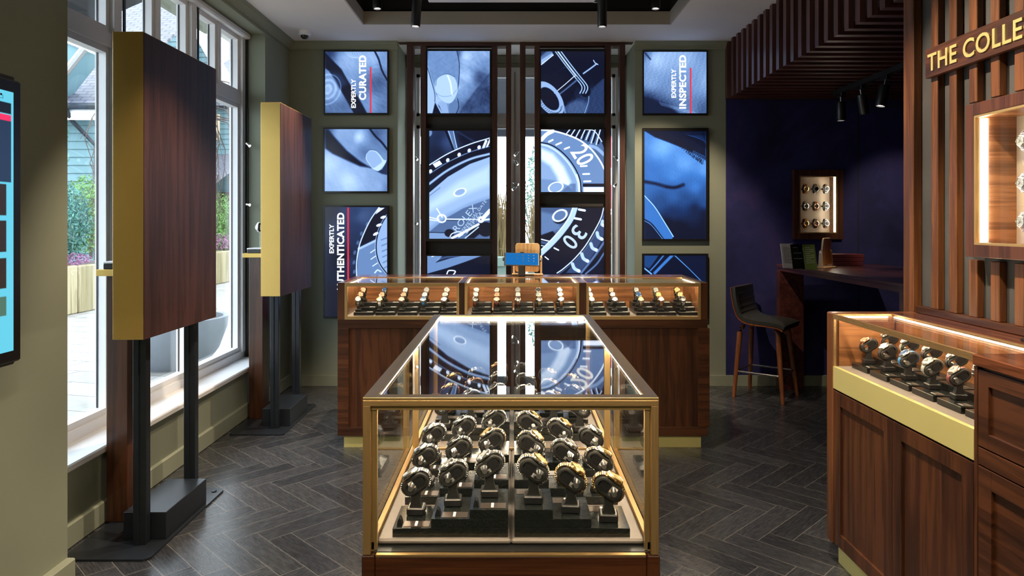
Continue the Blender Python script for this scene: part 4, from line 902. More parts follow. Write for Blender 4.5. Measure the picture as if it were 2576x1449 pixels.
KINDS = {  # words, arguments
 'steel_black': ('steel watch with black dial', dict(case='steel', bezel='blackpl', dial='d_black', band='steel')),
 'steel_blue': ('steel watch with blue dial', dict(case='steel', bezel='steel', dial='d_blue', band='steel')),
 'steel_silver': ('steel watch with silver dial', dict(case='steel', bezel='steel', dial='d_silver', band='steel', chrono=True)),
 'two_tone': ('two-tone steel and gold watch', dict(case='steel', bezel='gold', dial='d_champ', band='steel', band2='gold', hands='gold')),
 'gold': ('gold bracelet watch', dict(case='gold', bezel='gold', dial='d_champ', band='gold', hands='gold')),
 'rose': ('rose gold bracelet watch', dict(case='rose', bezel='rose', dial='d_white', band='rose', hands='rose')),
 'black_strap': ('steel watch on black strap', dict(case='steel', bezel='steel', dial='d_white', band='l_black', kind='leather', chrono=True)),
 'rose_black': ('rose gold watch on black strap', dict(case='rose', bezel='rose', dial='d_rose', band='l_black', hands='rose', kind='leather')),
 'brown_strap': ('steel watch on brown strap', dict(case='steel', bezel='steel', dial='d_black', band='l_brown', kind='leather')),
 'rose_brown': ('rose gold watch on brown strap', dict(case='rose', bezel='rose', dial='d_rose', band='l_brown', kind='leather')),
 'tan_strap': ('steel watch on tan strap', dict(case='steel', bezel='steel', dial='d_silver', band='l_tan', kind='leather', chrono=True)),
 'blue_strap': ('steel watch on blue strap', dict(case='steel', bezel='steel', dial='d_blue', band='l_blue', kind='leather')),
 'white_strap': ('gold watch on cream strap', dict(case='gold', bezel='gold', dial='d_champ', band='l_white', kind='leather')),
 'grey_strap': ('steel watch on grey strap', dict(case='steel', bezel='steelb', dial='d_silver', band='l_grey', kind='leather', chrono=True)),
 'olive_strap': ('steel watch on olive strap', dict(case='steel', bezel='steel', dial='d_black', band='l_olive', kind='leather')),
 'wine_strap': ('steel watch on burgundy strap', dict(case='steel', bezel='rose', dial='d_silver', band='l_wine', kind='leather', chrono=True)),
 'square': ('square steel watch on black strap', dict(case='steel', bezel='steel', dial='d_blue', band='l_black', kind='leather', square=True)),
}
protos = {}
def watch(kind, loc, rz, scale, label, group, ry=0, name_first=None):
    if kind not in protos:
        t = make_watch(**KINDS[kind][1]); protos[kind] = t
    else: t = dup(protos[kind])
    t.location = loc; t.rotation_euler = (0, ry, rz); t.scale = (scale,)*3; t['label'] = label; t['group'] = group; t['category'] = 'watch'
    return t
stand0 = []
def set_tilt(deg):
    """how far the cuffs of the next stands and watches lean; each lean has its own first copies"""
    global TILT, RT, protos, stand0
    TILT = math.radians(deg); RT = Matrix.Rotation(-TILT, 4, 'Y'); protos, stand0 = TILTS.setdefault(deg, ({}, []))
set_tilt(35)
def stand(loc, rz, scale, label, group):
    if not stand0: t = make_stand(); stand0.append(t)
    else: t = dup(stand0[0])
    t.location = loc; t.rotation_euler = (0, 0, rz); t.scale = (scale,)*3; t['label'] = label; t['group'] = group; t['category'] = 'watch stand'
    return t
ORD = ['front', 'second', 'third', 'fourth', 'fifth', 'rear']

# ------------------------------------------------------------------ centre showcase
def box_frame(mb, x0, x1, y0, y1, z0, z1, w, wt): pass
CX0, CX1, CY0, CY1, CZ0, CZ1 = -.3045, .2965, 1.420, 2.700, .675, .995
DZ = .690
def showcase():
    t = thing('centre_showcase', 'brass framed glass showcase on a walnut body in the foreground', 'display case', ((CX0+CX1)/2, (CY0+CY1)/2, 0))
    x0, x1, y0, y1, z0, z1 = CX0, CX1, CY0, CY1, CZ0, CZ1; p = .0155; q = .0175; tw = .027
    top = MB()
    def mitre(mb, a, b_, c, d, za, zb): # flat mitred ring
        for (p0, p1, p2, p3) in (((a, c), (b_, c), (b_-tw, c+tw), (a+tw, c+tw)), ((b_, c), (b_, d), (b_-tw, d-tw), (b_-tw, c+tw)), ((b_, d), (a, d), (a+tw, d-tw), (b_-tw, d-tw)), ((a, d), (a, c), (a+tw, c+tw), (a+tw, d-tw))):
            mb.prism([p0, p1, p2, p3], 2, za, zb)
    mitre(top, x0, x1, y0, y1, z1-.006, z1)
    top.box(x0, x1, y0, y0+.012, z1-q, z1-.006).box(x0, x1, y1-.012, y1, z1-q, z1-.006).box(x0, x0+.012, y0+.012, y1-.012, z1-q, z1-.006).box(x1-.012, x1, y0+.012, y1-.012, z1-q, z1-.006)
    top.build('top_frame', M['brass'], t, bevel=.0008)
    for a in (x0, x1-p):
        for b_ in (y0, y1-p): MB().cham(a, a+p, b_, b_+p, z0, z1-q, .0008).build('corner_post', M['brassz'], t)
    inn = MB(); k = .011
    for a in (x0+p, x1-p-k): inn.box(a, a+k, y0+.012, y0+.022, z0+.006, z1-q)
    inn.box(x0+p, x1-p, y0+.008, y0+.02, z1-q-.010, z1-q-.0005); inn.build('front_glazing_bead', M['brassz'], t)
    gz = z1-.0045
    MB().box(x0+tw-.004, x1-tw+.004, y0+tw-.004, y1-tw+.004, gz-.004, gz).build('top_glass', M['glass'], t)
    MB().box(x0+p, x1-p, y0+.004, y0+.008, z0+.004, z1-q).build('front_glass', M['glass'], t)
    MB().box(x0+.004, x0+.008, y0+p, y1-p, z0+.004, z1-q).build('side_glass', M['glass'], t); MB().box(x1-.008, x1-.004, y0+p, y1-p, z0+.004, z1-q).build('side_glass', M['glass'], t)
    MB().box(x0+p, x1-p, y1-.008, y1-.004, z0+.004, z1-q).build('rear_glass', M['glass'], t)
    # middle divider portal
    md = MB(); ym = 2.035
    md.box(x0+.013, x0+.030, ym, ym+.010, DZ, z1-.012).box(x1-.030, x1-.013, ym, ym+.010, DZ, z1-.012).box(x0+.03, x1-.03, ym, ym+.008, DZ, DZ+.004)
    md.build('divider_frame', M['brassz'], t)
    dk = MB(); dk.cham(x0+.022, -.004, y0+.038, ym-.002, DZ-.012, DZ, .004).cham(-.003, x1-.022, y0+.038, ym-.002, DZ-.012, DZ, .004).cham(x0+.022, x1-.022, ym+.012, y1-.03, DZ-.012, DZ, .004)
    dk.build('deck_pad', M['deck'], t)
    MB().box(x0+.011, x1-.011, y0+.011, y1-.011, z0-.004, DZ-.0125).build('deck_base', M['blackpl'], t)
    rl = MB()
    for a in (x0+.0095, x1-.0205): rl.box(a, a+.011, y0+.012, y1-.012, DZ-.012, DZ+.006)
    rl.build('side_rail', M['brass'], t)
    ld = MB(); h = .004
    ld.box(x0+tw-.014, x0+tw-.005, y0+tw, y1-tw, gz-.010, gz-.005).box(x1-tw+.005, x1-tw+.014, y0+tw, y1-tw, gz-.010, gz-.005).box(x0+tw, x1-tw, y1-tw-.004, y1-tw, gz-.016, gz-.006).box(x0+tw, x1-tw, y0+tw-.004, y0+tw+.001, gz-.014, gz-.010)
    ld.build('led_strip', M['led'], t)
    bd = MB(); bd.cham(x0-.002, x0+.024, y0-.002, y0+.03, .07, z0-.001, .002).cham(x1-.024, x1+.002, y0-.002, y0+.03, .07, z0-.001, .002).cham(x0+.0245, x1-.0245, y0, y1-.01, .07, z0-.003, .002).cham(x0-.002, x0+.0245, y0+.03, y1, .07, z0-.001, .002).cham(x1-.0245, x1+.002, y0+.03, y1, .07, z0-.001, .002)
    bd.build('body', M['w_countx'], t)
    MB().box(x0+.026, x1-.026, y0-.0008, y0+.010, z0-.0028, z0+.0008).build('brass_edge', M['brass'], t)
    MB().box(x0+.03, x1-.03, y0+.03, y1-.03, 0, .07).build('plinth', M['goldband'], t)
showcase()
RH = .0195
def riser(loc, rz, label):
    """three-stepped granite riser, lowest at local x=0; label plates at the near edge"""
    w, d = .2425, .117; cw = w/3
    t = thing('granite_riser', label, 'riser', loc, 'stepped granite risers of the centre showcase')
    o = Vector(loc)
    if rz: Rm = Matrix.Rotation(rz, 4, 'Z')
    else: Rm = Matrix.Identity(4)
    Rm = Matrix.Translation(o) @ Rm
    for k in range(3): MB().cham(k*cw, w, 0, d, k*RH, (k+1)*RH-.0003, .0008, Rm).build('slab', M['granite'], t)
    for k in range(3):
        p = MB().box(k*cw+.022, k*cw+cw-.005, .006, .034, (k+1)*RH-.0006, (k+1)*RH+.0006, Rm).build('label_plate', M['platem'], t)
        if loc[1] < 2: MB().box(k*cw+.045, k*cw+.0505, .009, .031, (k+1)*RH+.0006, (k+1)*RH+.0016, Rm).build('price_tag', M['tagw'], p)
    return t
M['platem'] = plain('bronze_label_plate', (.13, .10, .085), .3, .6, var=.05); M['tagw'] = plain('white_tag', (.85, .85, .82), .5, bmp=0)
ROWS = [1.467, 1.636, 1.812, 2.113, 2.282, 2.452]
LX, RX = -.2525, .2460
kl = ['steel_silver', 'steel_silver', 'steel_silver', 'steel_blue', 'steel_black', 'two_tone', 'steel_silver', 'steel_silver', 'steel_black', 'rose', 'steel_blue', 'steel_black', 'gold', 'rose', 'steel_silver', 'gold', 'steel_silver', 'rose']
kr = ['two_tone', 'gold', 'gold', 'two_tone', 'steel_silver', 'two_tone', 'two_tone', 'two_tone', 'black_strap', 'steel_silver', 'two_tone', 'steel_black', 'steel_silver', 'two_tone', 'steel_silver', 'steel_silver', 'two_tone', 'gold']
colw = ['outermost', 'middle', 'innermost']
pb = None
for r, y in enumerate(ROWS):
    rw = ORD[r]
    riser((LX, y, DZ), 0, 'black granite riser, %s row on the window side of the centre showcase' % rw)
    riser((RX, y+.117, DZ), PI, 'black granite riser, %s row on the slat screen side of the centre showcase' % rw)
    for c in range(3):
        cw = .2425/3; zt_ = DZ+RH*(c+1)
        x = LX+cw*c+.040; yy = y+.076; rz = random.uniform(-.10, .10)
        kd = kl[r*3+c]
        stand((x, yy, zt_+.0002), rz, 1, 'black watch stand, %s row, %s on the window side of the showcase' % (rw, colw[c]), 'black stands in the centre showcase')
        watch(kd, (x, yy, zt_+.0682), rz, 1, '%s, %s row, %s on the window side of the showcase' % (KINDS[kd][0], rw, colw[c]), 'watches in the centre showcase')
        x = RX-cw*c-.040; yy = y+.041; rz = PI+random.uniform(-.10, .10); kd = kr[r*3+2-c]
        stand((x, yy, zt_+.0002), rz, 1.04, 'black watch stand, %s row, %s on the slat screen side of the showcase' % (rw, colw[c]), 'black stands in the centre showcase')
        watch(kd, (x, yy, zt_+.0709), rz, 1.04, '%s, %s row, %s on the slat screen side of showcase' % (KINDS[kd][0], rw, colw[c]), 'watches in the centre showcase')
        if r < 3:
            if pb is None:
                mb = MB(); mb.prism([(-.006, 0), (.006, 0), (.003, .012), (-.001, .016), (-.004, .010)], 1, -.009, .009); pb = mb.build('price_block', M['blackpl'], None, loc=(0, 0, 0)); o = pb
            else: o = dup(pb)
            o.location = (LX+cw*c+.013, y+.020, zt_); tag(o, 'small black wedge marker, %s row, %s beside a label plate on the window side' % (rw, colw[c]), 'price marker', 'wedge markers')

# ------------------------------------------------------------------ back counter
BX0, BX1, BY0, BY1 = -1.045, 1.161, 4.17, 4.80; BZ = .99
bays = [(867, 1155), (1169, 1457), (1475, 1763)]
def back_counter():
    t = thing('glazed_counter', 'long walnut counter with three lit glazed bays before the back wall', 'display counter', ((BX0+BX1)/2, (BY0+BY1)/2, 0))
    X = [((a-CX)/F*BY0, (b_-CX)/F*BY0) for a, b_ in bays]; zf = .772; yb = 4.60
    MB().box(BX0+.03, BX1-.03, BY0+.035, BY1-.03, 0, .082).build('plinth', M['goldband'], t)
    bd = MB(); bd.cham(BX0, BX1, BY0+.014, BY1, .078, zf-.0, .002)
    # side cheeks, bay dividers, back block
    bd.box(BX0, X[0][0], BY0, yb, zf, BZ-.002).box(X[0][1], X[1][0], BY0, yb, zf, BZ-.002).box(X[1][1], X[2][0], BY0, yb, zf, BZ-.002).box(X[2][1], BX1, BY0, yb, zf, BZ-.002).box(BX0, BX1, yb+.012, BY1, zf, BZ-.02)
    bd.build('body', M['w_count'], t, bevel=.0015)
    fr = MB(); w = .055; fr.box(BX0, BX1, BY0, BY0+.014, zf-.052, zf).box(BX0, BX1, BY0, BY0+.014, .078, .13)
    for a in (BX0, X[1][0]-.06, X[2][0]-.06, BX1-w): fr.box(a, a+w+.012, BY0, BY0+.014, .13, zf-.052)
    fr.build('door_frame', M['w_countx'], t, bevel=.0012)
    MB().cham(BX0, BX1, yb, BY1+.01, BZ-.018, BZ+.003, .002).cham(X[0][1], X[1][0], BY0, yb, BZ-.003, BZ+.002, .0005).cham(X[1][1], X[2][0], BY0, yb, BZ-.003, BZ+.002, .0005).cham(BX0, X[0][0], BY0, yb, BZ-.003, BZ+.002, .0005).cham(X[2][1], BX1, BY0, yb, BZ-.003, BZ+.002, .0005).build('top_ledge', M['w_top'], t)
    for x0, x1 in X:
        f = MB(); w = .0155
        f.box(x0, x1, BY0-.002, BY0+.012, BZ-.021, BZ).box(x0, x1, BY0-.002, BY0+.012, zf, zf+.019).box(x0, x0+w, BY0-.002, BY0+.012, zf+.019, BZ-.021).box(x1-w, x1, BY0-.002, BY0+.012, zf+.019, BZ-.021)
        f.box(x0, x0+.008, BY0+.012, yb, BZ-.006, BZ).box(x1-.008, x1, BY0+.012, yb, BZ-.006, BZ).box(x0, x1, yb-.010, yb, BZ-.008, BZ)
        f.build('brass_frame', M['brass'], t)
        MB().box(x0+.004, x1-.004, BY0+.012, yb-.008, BZ-.005, BZ-.001).build('top_glass', M['glass'], t)
        MB().box(x0+w-.003, x1-w+.003, BY0+.003, BY0+.006, zf+.017, BZ-.019).build('front_glass', M['glass'], t)
        MB().box(x0+.001, x1-.001, BY0+.013, yb-.001, zf+.0, zf+.018).build('deck_pad', M['deck'], t)
        ln = MB(); ln.box(x0, x1, yb-.001, yb+.012, zf, BZ-.018).box(x0, x0+.003, BY0+.014, yb, zf+.018, BZ-.008).box(x1-.003, x1, BY0+.014, yb, zf+.018, BZ-.008)
        ln.build('lining', M['w_case'], t)
        MB().box(x0+.02, x1-.02, BY0+.013, BY0+.019, BZ-.020, BZ-.014).box(x0+.004, x0+.010, BY0+.03, yb-.02, BZ-.014, BZ-.009).box(x1-.010, x1-.004, BY0+.03, yb-.02, BZ-.014, BZ-.009).build('led_strip', M['led_soft'], t)
    return X
Xb = back_counter()
bk = [  # kinds front row first for each bay, five columns
 (['grey_strap', 'white_strap', 'rose_black', 'blue_strap', 'black_strap'], ['rose_black', 'rose_black', 'rose_black', 'black_strap', 'steel_silver'], ['rose_black', 'square', 'black_strap', 'grey_strap', 'grey_strap']),
 (['brown_strap', 'rose_brown', 'brown_strap', 'olive_strap', 'tan_strap'], ['black_strap', 'rose_brown', 'black_strap', 'tan_strap', 'steel_silver'], ['black_strap', 'black_strap', 'grey_strap', 'brown_strap', 'steel_silver']),
 (['grey_strap', 'black_strap', 'two_tone', 'rose', 'steel_black'], ['steel_silver', 'rose_black', 'steel_blue', 'gold', 'two_tone'], ['steel_silver', 'rose_black', 'steel_silver', 'steel_silver', 'gold'])]
colpx = [[903, 957, 1012, 1066, 1118], [1196, 1250, 1303, 1356, 1411], [1487, 1545, 1610, 1661, 1716]]
cname = ['first', 'second', 'middle', 'fourth', 'last']; bname = ['window-side', 'middle', 'nook-side']
r0 = None; set_tilt(52)
for bi in range(3):
    for c in range(5):
        x = (colpx[bi][c]-CX)/F*4.262; zf = .790
        sx0 = x-.026
        if bi == 2: sx0 = x-.034
        lb = 'black three-stepped riser, %s in the %s bay of the back counter' % (cname[c], bname[bi])
        if r0 is None:
            t = thing('stepped_riser', lb, 'riser', (0, 0, 0), 'stepped risers in the back counter')
            for k in range(3): MB().cham(0, .118, .075*k, .262, .0205*k, .0205*(k+1)-.0004, .0015).build('step', M['blackpl'], t)
            for k in range(3): MB().box(.078, .112, .075*k+.008, .075*k+.020, .0205*(k+1), .0205*(k+1)+.0014).build('price_strip', M['tagw'], t)
            r0 = t
        else: t = dup(r0)
        t['label'] = lb; t.location = (sx0+.004, 4.215, zf)
        for r in range(3):
            kd = bk[bi][r][c]; y = 4.262+.083*r; z = zf+.0205*(r+1); sc = .92
            rr = ['front', 'second', 'rear'][r]
            y = 4.250+.081*r
            stand((x, y, z+.0003), PI/2, sc, 'black watch stand, %s row, %s column, %s bay of back counter' % (rr, cname[c], bname[bi]), 'black stands in the back counter')
            watch(kd, (x, y, z+.0628), PI/2+random.uniform(-.08, .08), sc, '%s, %s row, %s column, %s bay of back counter' % (KINDS[kd][0], rr, cname[c], bname[bi]), 'watches in the back counter')

# ------------------------------------------------------------------ things on the back counter
def tablet():
    x, y, z = at(1312, 690, 4.66)[0], 4.66, BZ+.0035
    t = thing('tablet_stand', 'black stand holding a tablet with a blue page on the back counter', 'tablet', (x, y, z))
    MB().cham(x-.022, x+.024, y-.02, y+.02, z, z+.088, .003).build('column', M['blackpl'], t)
    R = Matrix.Translation((x+.002, y-.01, z+.112)) @ Matrix.Rotation(.02, 4, 'Y') @ Matrix.Rotation(-.75, 4, 'X')
    tb = MB().cham(-.118, .118, -.004, .004, -.056, .056, .003, R); tb.build('tablet', M['blackpl'], t)
    MB().box(-.108, .108, -.0052, -.004, -.050, .050, R).build('screen_face', M['bluepage'], t)
    ic = MB()
    for i in range(4):
        for j in range(3):
            if (i, j) == (0, 2): continue
            cx_, cz_ = -.028+.036*i, .030-.024*j; ic.prism([(cx_-.005, cz_), (cx_, cz_-.005), (cx_+.005, cz_), (cx_, cz_+.005)], 1, -.0058, -.0052, R)
    ic.build('page_icons', M['blackpl'], t)
    for q in ((-.128, -.118, -.006, .006, -.012, .012), (.118, .130, -.006, .006, -.012, .012), (-.012, .012, -.006, .004, .056, .062)): MB().cham(*q, .002, R).build('clamp', M['blackpl'], t)
M['bluepage'] = emit('tablet_page', (.012, .15, .45), .8)
tablet()
def ply_stand(name, label, x, y, z, w, h, s=1, yaw=0):
    t = thing(name, label, 'counter mirror', (x, y, z), 'plywood counter mirrors')
    B_ = Matrix.Translation((x, y, z)) @ Matrix.Rotation(yaw, 4, 'Z'); R = B_ @ Matrix.Translation((0, 0, .022+h/2)) @ Matrix.Rotation(.10, 4, 'X')
    poly = []; r = .02
    for cx_, cy_, a0 in ((w/2-r, h/2-r, 0), (-w/2+r, h/2-r, 90), (-w/2+r, -h/2+r, 180), (w/2-r, -h/2+r, 270)):
        for k in range(7): a = math.radians(a0+k*15); poly.append((cx_+r*math.cos(a), cy_+r*math.sin(a)))
    MB().prism(poly, 1, -.006, .006, R).build('board', M['w_ply'], t)
    MB().cham(-w/2-.022, w/2+.022, -.045, .045, 0, .010, .002, B_).build('base', M['w_ply'], t)
    for sx_ in (-1, 1):
        xx = sx_*(w/2+.010); up_ = MB(); up_.prism([(-.018, .010), (.018, .010), (.012, h*.62), (0, h*.62+.012), (-.012, h*.62)], 0, xx-.006, xx+.006, B_); up_.build('upright', M['w_ply'], t)
        MB().lathe([(.006, -.008), (.006, .008)], B_ @ Matrix.Translation((xx, 0, h*.58)) @ Matrix.Rotation(PI/2, 4, 'Y'), 14).build('pivot', M['steelb'], t)
ply_stand('counter_mirror', 'plywood backed swivel mirror behind the tablet on the back counter', at(1327, 0, 4.755)[0], 4.755, BZ+.0035, .165, .195)

# ------------------------------------------------------------------ right counter: glazed section and drawer section
GX, GY0, GY1 = 1.265, 1.919, 2.762     # front plane x, near and far y of the glazed bay
def right_counter():
    t = thing('glazed_wall_counter', 'lit glazed walnut counter with pale gold band below the slat screen', 'display counter', (1.43, 2.36, 0))
    xb = 1.603; x0 = GX; zd = .785; y0, y1 = GY0, 2.812
    MB().box(x0+.03, xb, y0, y1-.03, 0, .087).build('plinth', M['goldband'], t)
    MB().box(x0+.016, xb, y0, GY1, .083, .690).build('body', M['w_count'], t, bevel=.0015)
    MB().cham(x0-.004, xb, GY1, y1, .083, BZ+.003, .004).build('end_panel', M['w_slat2'], t)
    MB().box(x0-.001, x0+.016, y0, GY1, .697, zd-.001).build('gold_band', M['goldband'], t, bevel=.001)
    ym = 1760*GX/(2244-1290)
    for a, b_ in ((ym+.0015, GY1-.004), (y0+.002, ym-.0015)):
        d = MB(); s_ = .052; z0, z1 = .090, .690
        d.box(x0, x0+.016, a, a+s_, z0, z1).box(x0, x0+.016, b_-s_, b_, z0, z1).box(x0, x0+.016, a+s_, b_-s_, z0, z0+s_).box(x0, x0+.016, a+s_, b_-s_, z1-s_, z1)
        dd = d.build('door', M['w_count'], t, bevel=.0012); MB().box(x0+.009, x0+.0155, a+s_, b_-s_, z0+s_, z1-s_).build('door_panel', M['w_count'], dd)
    gx = 1.503
    MB().cham(gx, xb+.030, y0, y1, BZ-.02, BZ+.002, .002).build('top_ledge', M['w_topy'], t)
    MB().box(gx+.004, xb, y0, GY1, .690, BZ-.02).build('back_lining', M['w_casey'], t)
    f = MB(); f.box(x0-.002, x0+.010, y0, GY1, BZ-.019, BZ).box(x0+.010, gx, GY1-.010, GY1, BZ-.006, BZ).box(gx-.010, gx, y0, GY1-.010, BZ-.008, BZ+.0005).box(x0, x0+.009, GY1-.006, GY1, zd, BZ-.019)
    f.build('brass_frame', M['brassy'], t)
    MB().box(x0+.010, gx-.006, y0+.001, GY1-.006, BZ-.005, BZ-.001).build('top_glass', M['glass'], t)
    MB().box(x0+.002, x0+.005, y0+.001, GY1-.004, zd-.003, BZ-.017).build('front_glass', M['glass'], t)
    MB().cham(x0+.012, gx+.003, y0+.001, GY1-.002, zd-.012, zd, .003).build('deck_pad', M['deck'], t)
    MB().box(x0+.020, gx, GY1-.008, GY1-.0005, zd, BZ-.007).build('end_lining', M['w_case'], t)
    MB().box(x0+.011, x0+.017, y0+.02, GY1-.02, BZ-.017, BZ-.011).box(x0+.03, gx-.03, GY1-.016, GY1-.010, BZ-.013, BZ-.008).box(gx-.010, gx-.004, y0+.02, GY1-.02, BZ-.014, BZ-.009).build('led_strip', M['led_soft'], t)
M['w_topy'] = wood('polished_walnut_ledge', (.04, .012, .006), (.15, .052, .024), 1, .2, .6); M['w_casey'] = wood('walnut_lining_lengthwise', (.10, .035, .012), (.30, .125, .05), 1, .3, .2)
M['w_slat2'] = wood('walnut_end_panel', (.045, .014, .005), (.13, .048, .017), 2, .35, .2); M['brassy'] = metal('brushed_brass_lengthwise', (.60, .39, .17), .30, 1)
right_counter()
def drawer_unit():
    t = thing('drawer_cabinet', 'walnut drawer cabinet with recessed brass pull beside the glazed wall counter', 'cabinet', (1.43, 1.3, 0))
    x0, xb, y0, y1 = GX, 1.603, .45, GY0-.001
    MB().box(x0+.03, xb, y0, y1, 0, .087).build('plinth', M['goldband'], t)
    MB().box(x0+.016, xb, y0, y1, .083, BZ-.031).cham(x0-.001, x0+.017, y1-.014, y1, .083, BZ-.031, .001).build('carcass', M['w_count'], t, bevel=.001)
    MB().cham(x0-.006, xb+.030, y0, y1, BZ-.030, BZ+.001, .003).build('worktop', M['w_topy'], t)
    def front(name, a, b_, z0, z1, s_, pull):
        d = MB().box(x0, x0+.016, a, a+s_, z0, z1).box(x0, x0+.016, b_-s_, b_, z0, z1).box(x0, x0+.016, a+s_, b_-s_, z0, z0+s_).box(x0, x0+.016, a+s_, b_-s_, z1-s_, z1)
        o = d.build(name, M['w_county'], t, bevel=.0012); MB().box(x0+.009, x0+.0155, a+s_, b_-s_, z0+s_, z1-s_).build('panel', M['w_county'], o)
        if pull:
            yc, zc_ = (a+b_)/2, (z0+z1)/2; p = MB(); w, h = .052, .026
            p.box(x0+.006, x0+.0095, yc-w, yc-w*.55, zc_-h, zc_+h).box(x0+.006, x0+.0095, yc+w*.55, yc+w, zc_-h, zc_+h).box(x0+.006, x0+.0095, yc-w*.55, yc+w*.55, zc_-h, zc_-h*.55).box(x0+.006, x0+.0095, yc-w*.55, yc+w*.55, zc_+h*.55, zc_+h)
            for sy_ in (-1, 1):
                for sz_ in (-1, 1): p.lathe([(.004, 0), (.003, .0012), (.001, .0014)], Matrix.Translation((x0+.006, yc+sy_*w*.8, zc_+sz_*h*.7)) @ Matrix.Rotation(-PI/2, 4, 'Y'), 10)
            p.tube([(x0+.008, yc-w*.5, zc_+h*.3), (x0+.003, yc-w*.4, zc_+h*.1), (x0+.003, yc+w*.4, zc_+h*.1), (x0+.008, yc+w*.5, zc_+h*.3)], .0025, 8)
            p.build('brass_pull', M['gold'], o)
    front('drawer', 1.46, y1-.016, .745, .952, .040, True); front('drawer', .99, 1.456, .745, .952, .040, True)
    MB().box(x0, x0+.016, .99, y1-.016, .695, .741).build('rail', M['w_county'], t, bevel=.001)
    front('door', 1.46, y1-.016, .090, .691, .052, False); front('door', .99, 1.456, .090, .691, .052, False)
drawer_unit()
pt = thing('tablet', 'black tablet lying on the walnut worktop at the picture edge', 'tablet', (1.56, 2.06, BZ+.0015))
MB().cham(1.535, 1.600, 1.83, 2.118, BZ+.0025, BZ+.011, .002).build('casing', M['blackpl'], pt); MB().box(1.540, 1.596, 1.836, 2.112, BZ+.0108, BZ+.0114).build('glass_face', M['d_black'], pt)

# risers and watches in the right counter
set_tilt(35)
rk = ['rose_black', 'black_strap', 'blue_strap', 'grey_strap', 'wine_strap', 'black_strap']; rk2 = ['brown_strap', 'black_strap', 'white_grey', 'black_strap', 'grey_strap', 'steel_silver']
rk2 = ['brown_strap', 'grey_strap', 'black_strap', 'black_strap', 'steel_silver', 'brown_strap']
wr0 = None; far = ['farthest', 'second from the far end', 'third from the far end', 'fourth from the far end', 'fifth from the far end', 'nearest']
for i in range(6):
    ya = 2.610-.1365*i; lb = 'black two-stepped riser, %s in the glazed wall counter' % far[i]
    if wr0 is None:
        t = thing('counter_riser', lb, 'riser', (0, 0, 0), 'risers in the wall counter')
        MB().cham(0, .172, 0, .118, 0, .020, .0012).build('slab', M['granite'], t); MB().cham(.082, .172, 0, .118, .0202, .042, .0012).build('slab', M['granite'], t)
        for xx, zz in ((.012, .0202), (.094, .0422)): MB().box(xx, xx+.03, .008, .044, zz-.0006, zz+.0006).build('label_plate', M['platem'], t); MB().box(xx+.002, xx+.006, .012, .036, zz+.0006, zz+.0018).build('price_tag', M['tagw'], t)
        wr0 = t
    else: t = dup(wr0)
    t['label'] = lb; t.location = (1.322, ya, .7855)
    for r in range(2):
        x = 1.374+.080*r; y = ya+.092; z = .7855+.0205+.0217*r; kd = (rk, rk2)[r][i]; rz = random.uniform(-.1, .1)-.12
        rr = ('front', 'rear')[r]
        stand((x, y, z+.0003), rz, 1.02, 'black watch stand, %s row, %s in wall counter' % (rr, far[i]), 'black stands in the wall counter')
        watch(kd, (x, y, z+.0697), rz, 1.02, '%s, %s row, %s in wall counter' % (KINDS[kd][0], rr, far[i]), 'watches in the wall counter')

# ------------------------------------------------------------------ wall cabinets with watches
def cab(name, label, origin, ax, W_, H_, fw, proud, depth, side_led, z0):
    """lit cabinet; ax: function (a, d, z) -> world, a along the wall from the far/left edge, d outwards from the wall face"""
    t = thing(name, label, 'display cabinet', ax(W_/2, 0, z0))
    def bx(mb, a0, a1, d0, d1, za, zb):
        P = [ax(a0, d0, za), ax(a1, d1, zb)]; lo = [min(p[i] for p in P) for i in range(3)]; hi = [max(p[i] for p in P) for i in range(3)]
        mb.box(lo[0], hi[0], lo[1], hi[1], lo[2], hi[2]); return mb
    fr = MB()
    for args in ((-fw, 0, z0-fw, z0+H_+fw), (W_, W_+fw, z0-fw, z0+H_+fw), (0, W_, z0-fw, z0), (0, W_, z0+H_, z0+H_+fw)): bx(fr, args[0], args[1], .001, proud, args[2], args[3])
    fr.build('frame', M['w_cab'], t, bevel=.002)
    g = MB(); e = .008
    for args in ((0, e, z0, z0+H_), (W_-e, W_, z0, z0+H_), (e, W_-e, z0, z0+e), (e, W_-e, z0+H_-e, z0+H_)): bx(g, args[0], args[1], proud-.016, proud-.002, args[2], args[3])
    g.build('brass_trim', M['brassz'], t)
    bx(MB(), e, W_-e, proud-.010, proud-.007, z0+e, z0+H_-e).build('door_glass', M['glass'], t)
    bx(MB(), 0, W_, -depth, -depth+.006, z0, z0+H_).build('back_panel', M['tan'], t)
    ln = MB(); bx(ln, 0, .004, -depth+.006, proud-.017, z0, z0+H_); bx(ln, W_-.004, W_, -depth+.006, proud-.017, z0, z0+H_); bx(ln, .004, W_-.004, -depth+.006, proud-.017, z0, z0+.004); bx(ln, .004, W_-.004, -depth+.006, proud-.017, z0+H_-.004, z0+H_)
    ln.build('lining', M['w_case'], t)
    ld = MB()
    for s_ in side_led: bx(ld, .0045 if s_ == 0 else W_-.0095, .0095 if s_ == 0 else W_-.0045, proud-.045, proud-.020, z0+.01, z0+H_-.01)
    ld.build('led_strip', M['ledw'], t)
    return t
M['w_cab'] = wood('walnut_cabinet_frame', (.028, .010, .006), (.080, .029, .015), 2, .35, .2)
near = cab('wall_cabinet', 'lit walnut cabinet of watches set in the slat screen', None, lambda a, d, z: (1.635-d, KY1-a, z), KY1-KY0, KZ1-KZ0, .042, .066, .085, (0, 1), KZ0)
small = cab('wall_cabinet', 'small lit cabinet of nine watches on the indigo wall', None, lambda a, d, z: (CBX0+a, YB-d, z), CBX1-CBX0, CBZ1-CBZ0, .050, .04, .100, (1,), CBZ0)
